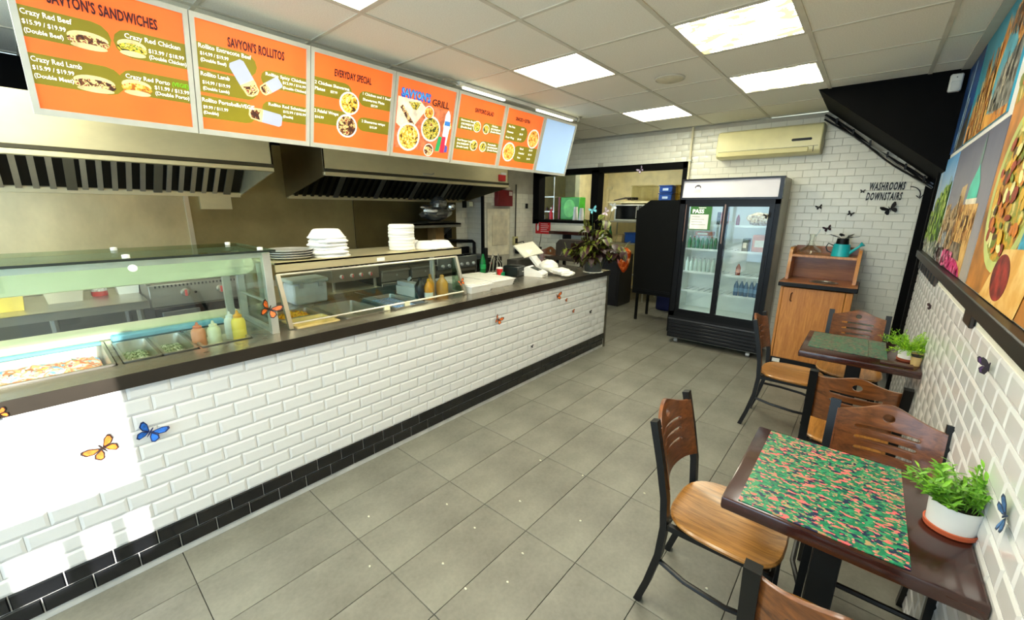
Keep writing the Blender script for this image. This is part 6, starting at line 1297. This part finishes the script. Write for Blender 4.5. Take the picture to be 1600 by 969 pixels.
prt('wall_print', 2.72, 4.05, 1.36, 2.06, 'print of a dusk city square with a green-domed tower and pink flowers', dusk, [([(.0, .0), (.0, .50), (.16, .52), (.18, .44), (.36, .52), (.38, .64), (.50, .66), (.5, 0)], stone2), ([(.44, .0), (.44, .50), (.86, .50), (.86, .0)], stone), ([(.56, .50), (.56, .54), (.80, .54), (.80, .50)], P((226, 216, 190), .5)), ([(.57, .54), (.58, .64), (.66, .74), (.685, .78), (.71, .74), (.78, .64), (.79, .54)], P((84, 196, 170), .45, var=.08)), ([(.66, .78), (.67, .9), (.685, .985), (.70, .9), (.71, .78)], P((110, 140, 130), .5)), ([(.60, .30), (.60, .42), (.64, .42), (.64, .30)], P((70, 54, 40), .5)), ([(.68, .30), (.68, .42), (.72, .42), (.72, .30)], P((70, 54, 40), .5)), ([(.0, .0), (.0, .16), (.2, .22), (.3, .12), (.5, .16), (.5, 0)], P((70, 40, 40), .5, var=.5, scale=14)), ([(.3, .0), (.34, .12), (.6, .14), (.8, .06), (.86, 0)], P((196, 50, 110), .5, var=.25, scale=18)), ([(.10, .12), (.12, .28), (.24, .30), (.28, .14)], P((150, 156, 160), .5, var=.35, scale=16)), ([(.46, .10), (.48, .22), (.72, .22), (.76, .10)], P((120, 106, 84), .5, var=.4, scale=16))], [(80, [(.01, .14), (.01, .48), (.16, .5), (.36, .5), (.44, .60), (.44, .14)], (.012, .022), [(120, 96, 60), (190, 160, 112), (214, 186, 140), (90, 72, 48)], 'bar'), (70, [(.45, .2), (.45, .49), (.85, .49), (.85, .2)], (.008, .026), [(96, 66, 34), (180, 124, 60), (236, 190, 110), (130, 84, 40)], 'bar'), (50, [(.0, .0), (.0, .14), (.3, .12), (.5, .1), (.5, 0)], (.025, .02), [(60, 36, 36), (110, 70, 60), (170, 170, 170), (40, 60, 30)], 'oval'), (50, [(.3, .0), (.34, .12), (.6, .14), (.86, .02)], (.02, .014), [(206, 60, 120), (236, 120, 160), (150, 30, 80)], 'oval')])
pl = lambda cx, cz, r, rz=None: ell(cx, cz, r, (rz or r*1.6*.9), 28)
prt('wall_print', .3, 2.70, 1.36, 2.685, 'large food print with dips, flatbread and yellow plates nearest the viewer', P((176, 116, 50), .5, var=.3, scale=5), [
    ([(0, .55), (0, 1), (.35, 1), (.3, .6)], foods), (pl(.17, .30, .145, .23), P((196, 206, 120), .4)), (pl(.17, .30, .125, .20), foods), (pl(.16, .56, .05, .13), multi([(0, (120, 130, 30)), (.5, (206, 200, 80)), (.62, (236, 226, 140))], 10, 4, .5, const=False)), (pl(.40, .62, .12, .26), pita), (pl(.40, .62, .10, .22), P((232, 196, 110), .5, var=.15)),
    ([(.28, .1), (.36, .12), (.42, .40), (.34, .46)], P((60, 150, 176), .5, var=.35, scale=20)), ([(.14, .0), (.36, .0), (.40, .16), (.22, .14)], pita), (pl(.24, .07, .05, .06), P((130, 44, 34), .5, var=.4, scale=18)), (pl(.60, .3, .14, .2), P((226, 226, 214), .4)), (pl(.60, .3, .12, .17), foods), (pl(.8, .7, .14, .2), foods), ([(.26, .4), (.3, .4), (.24, .95), (.21, .95)], P((60, 52, 44), .5, var=.3))], [(90, pl(.17, .30, .115, .18), (.03, .022), [(226, 176, 60), (120, 130, 40), (240, 222, 150), (150, 60, 30), (90, 60, 24), (206, 120, 40)], 'oval'), (60, [(.01, .58), (.01, .98), (.2, .98), (.2, .6)], (.035, .03), [(226, 176, 60), (120, 130, 40), (240, 222, 150), (150, 60, 30), (90, 60, 24), (206, 120, 40)], 'oval'), (50, pl(.40, .62, .09, .2), (.04, .02), [(214, 170, 90), (244, 214, 140), (180, 120, 50)], 'oval'), (40, pl(.16, .56, .045, .11), (.014, .03), [(206, 200, 80), (120, 130, 30), (236, 226, 140)], 'oval'), (90, pl(.6, .3, .11, .16), (.03, .022), [(226, 176, 60), (120, 130, 40), (240, 222, 150), (150, 60, 30), (90, 60, 24), (206, 120, 40)], 'oval'), (120, pl(.8, .7, .13, .19), (.03, .022), [(226, 176, 60), (120, 130, 40), (240, 222, 150), (150, 60, 30), (90, 60, 24), (206, 120, 40)], 'oval')])
t = thing('wall_rail', (XW, 2.6, 1.31), 'long black wall rail under the pictures', 'rail'); MB((XW, 2.6, 1.31)).box((XW-.045, .3, 1.30), (XW-.006, 4.95, 1.355), .004).build('rail', P((22, 22, 20), .4, var=.15), t)
for y in (.9, 2.42): MB((XW, 2.6, 1.31)).box((XW-.02, y-.075, 1.225), (XW-.006, y+.075, 1.302), .003).build('rail_bracket', P((40, 32, 26), .4, .2), t)
MB((XW, 2.6, 1.31)).box((XW-.016, 3.66, 1.215), (XW-.006, 4.92, 1.302)).build('back_plate', P((58, 50, 44), .5), t)
for k in range(7): MB((XW, 2.6, 1.31)).box((XW-.022, 3.72+k*.17, 1.22), (XW-.015, 3.80+k*.17, 1.30)).build('rail_slot', P((20, 18, 16), .5), t)
# crumbs dropped on the floor
R = random.Random(9)
for k, (x, y) in enumerate(sorted(((-1.55, .78), (-1.3, 1.02), (-1.12, 1.0), (-1.0, 1.15), (-1.05, 1.32), (-1.3, 1.6), (-.95, 1.7), (-.78, 2.15), (-1.15, 2.05), (-1.45, 2.0), (-1.35, 1.28), (-1.85, .95), (-.3, 1.72), (-.5, 1.2), (-1.6, 1.3), (-.65, 1.0)))):
    b = MB(); blob(b, (0, 0, .004), .006+.003*R.random(), .005, .004, k, 5, 7, .5); o_ = b.build('floor_crumb', P((226, 222, 196), .7)); o_.location = (x, y, -.0002); tag(o_, 'tiny pale crumb on the floor, '+ORD[k]+' counting from the counter toward the tables', 'crumb', 'crumbs on the floor')
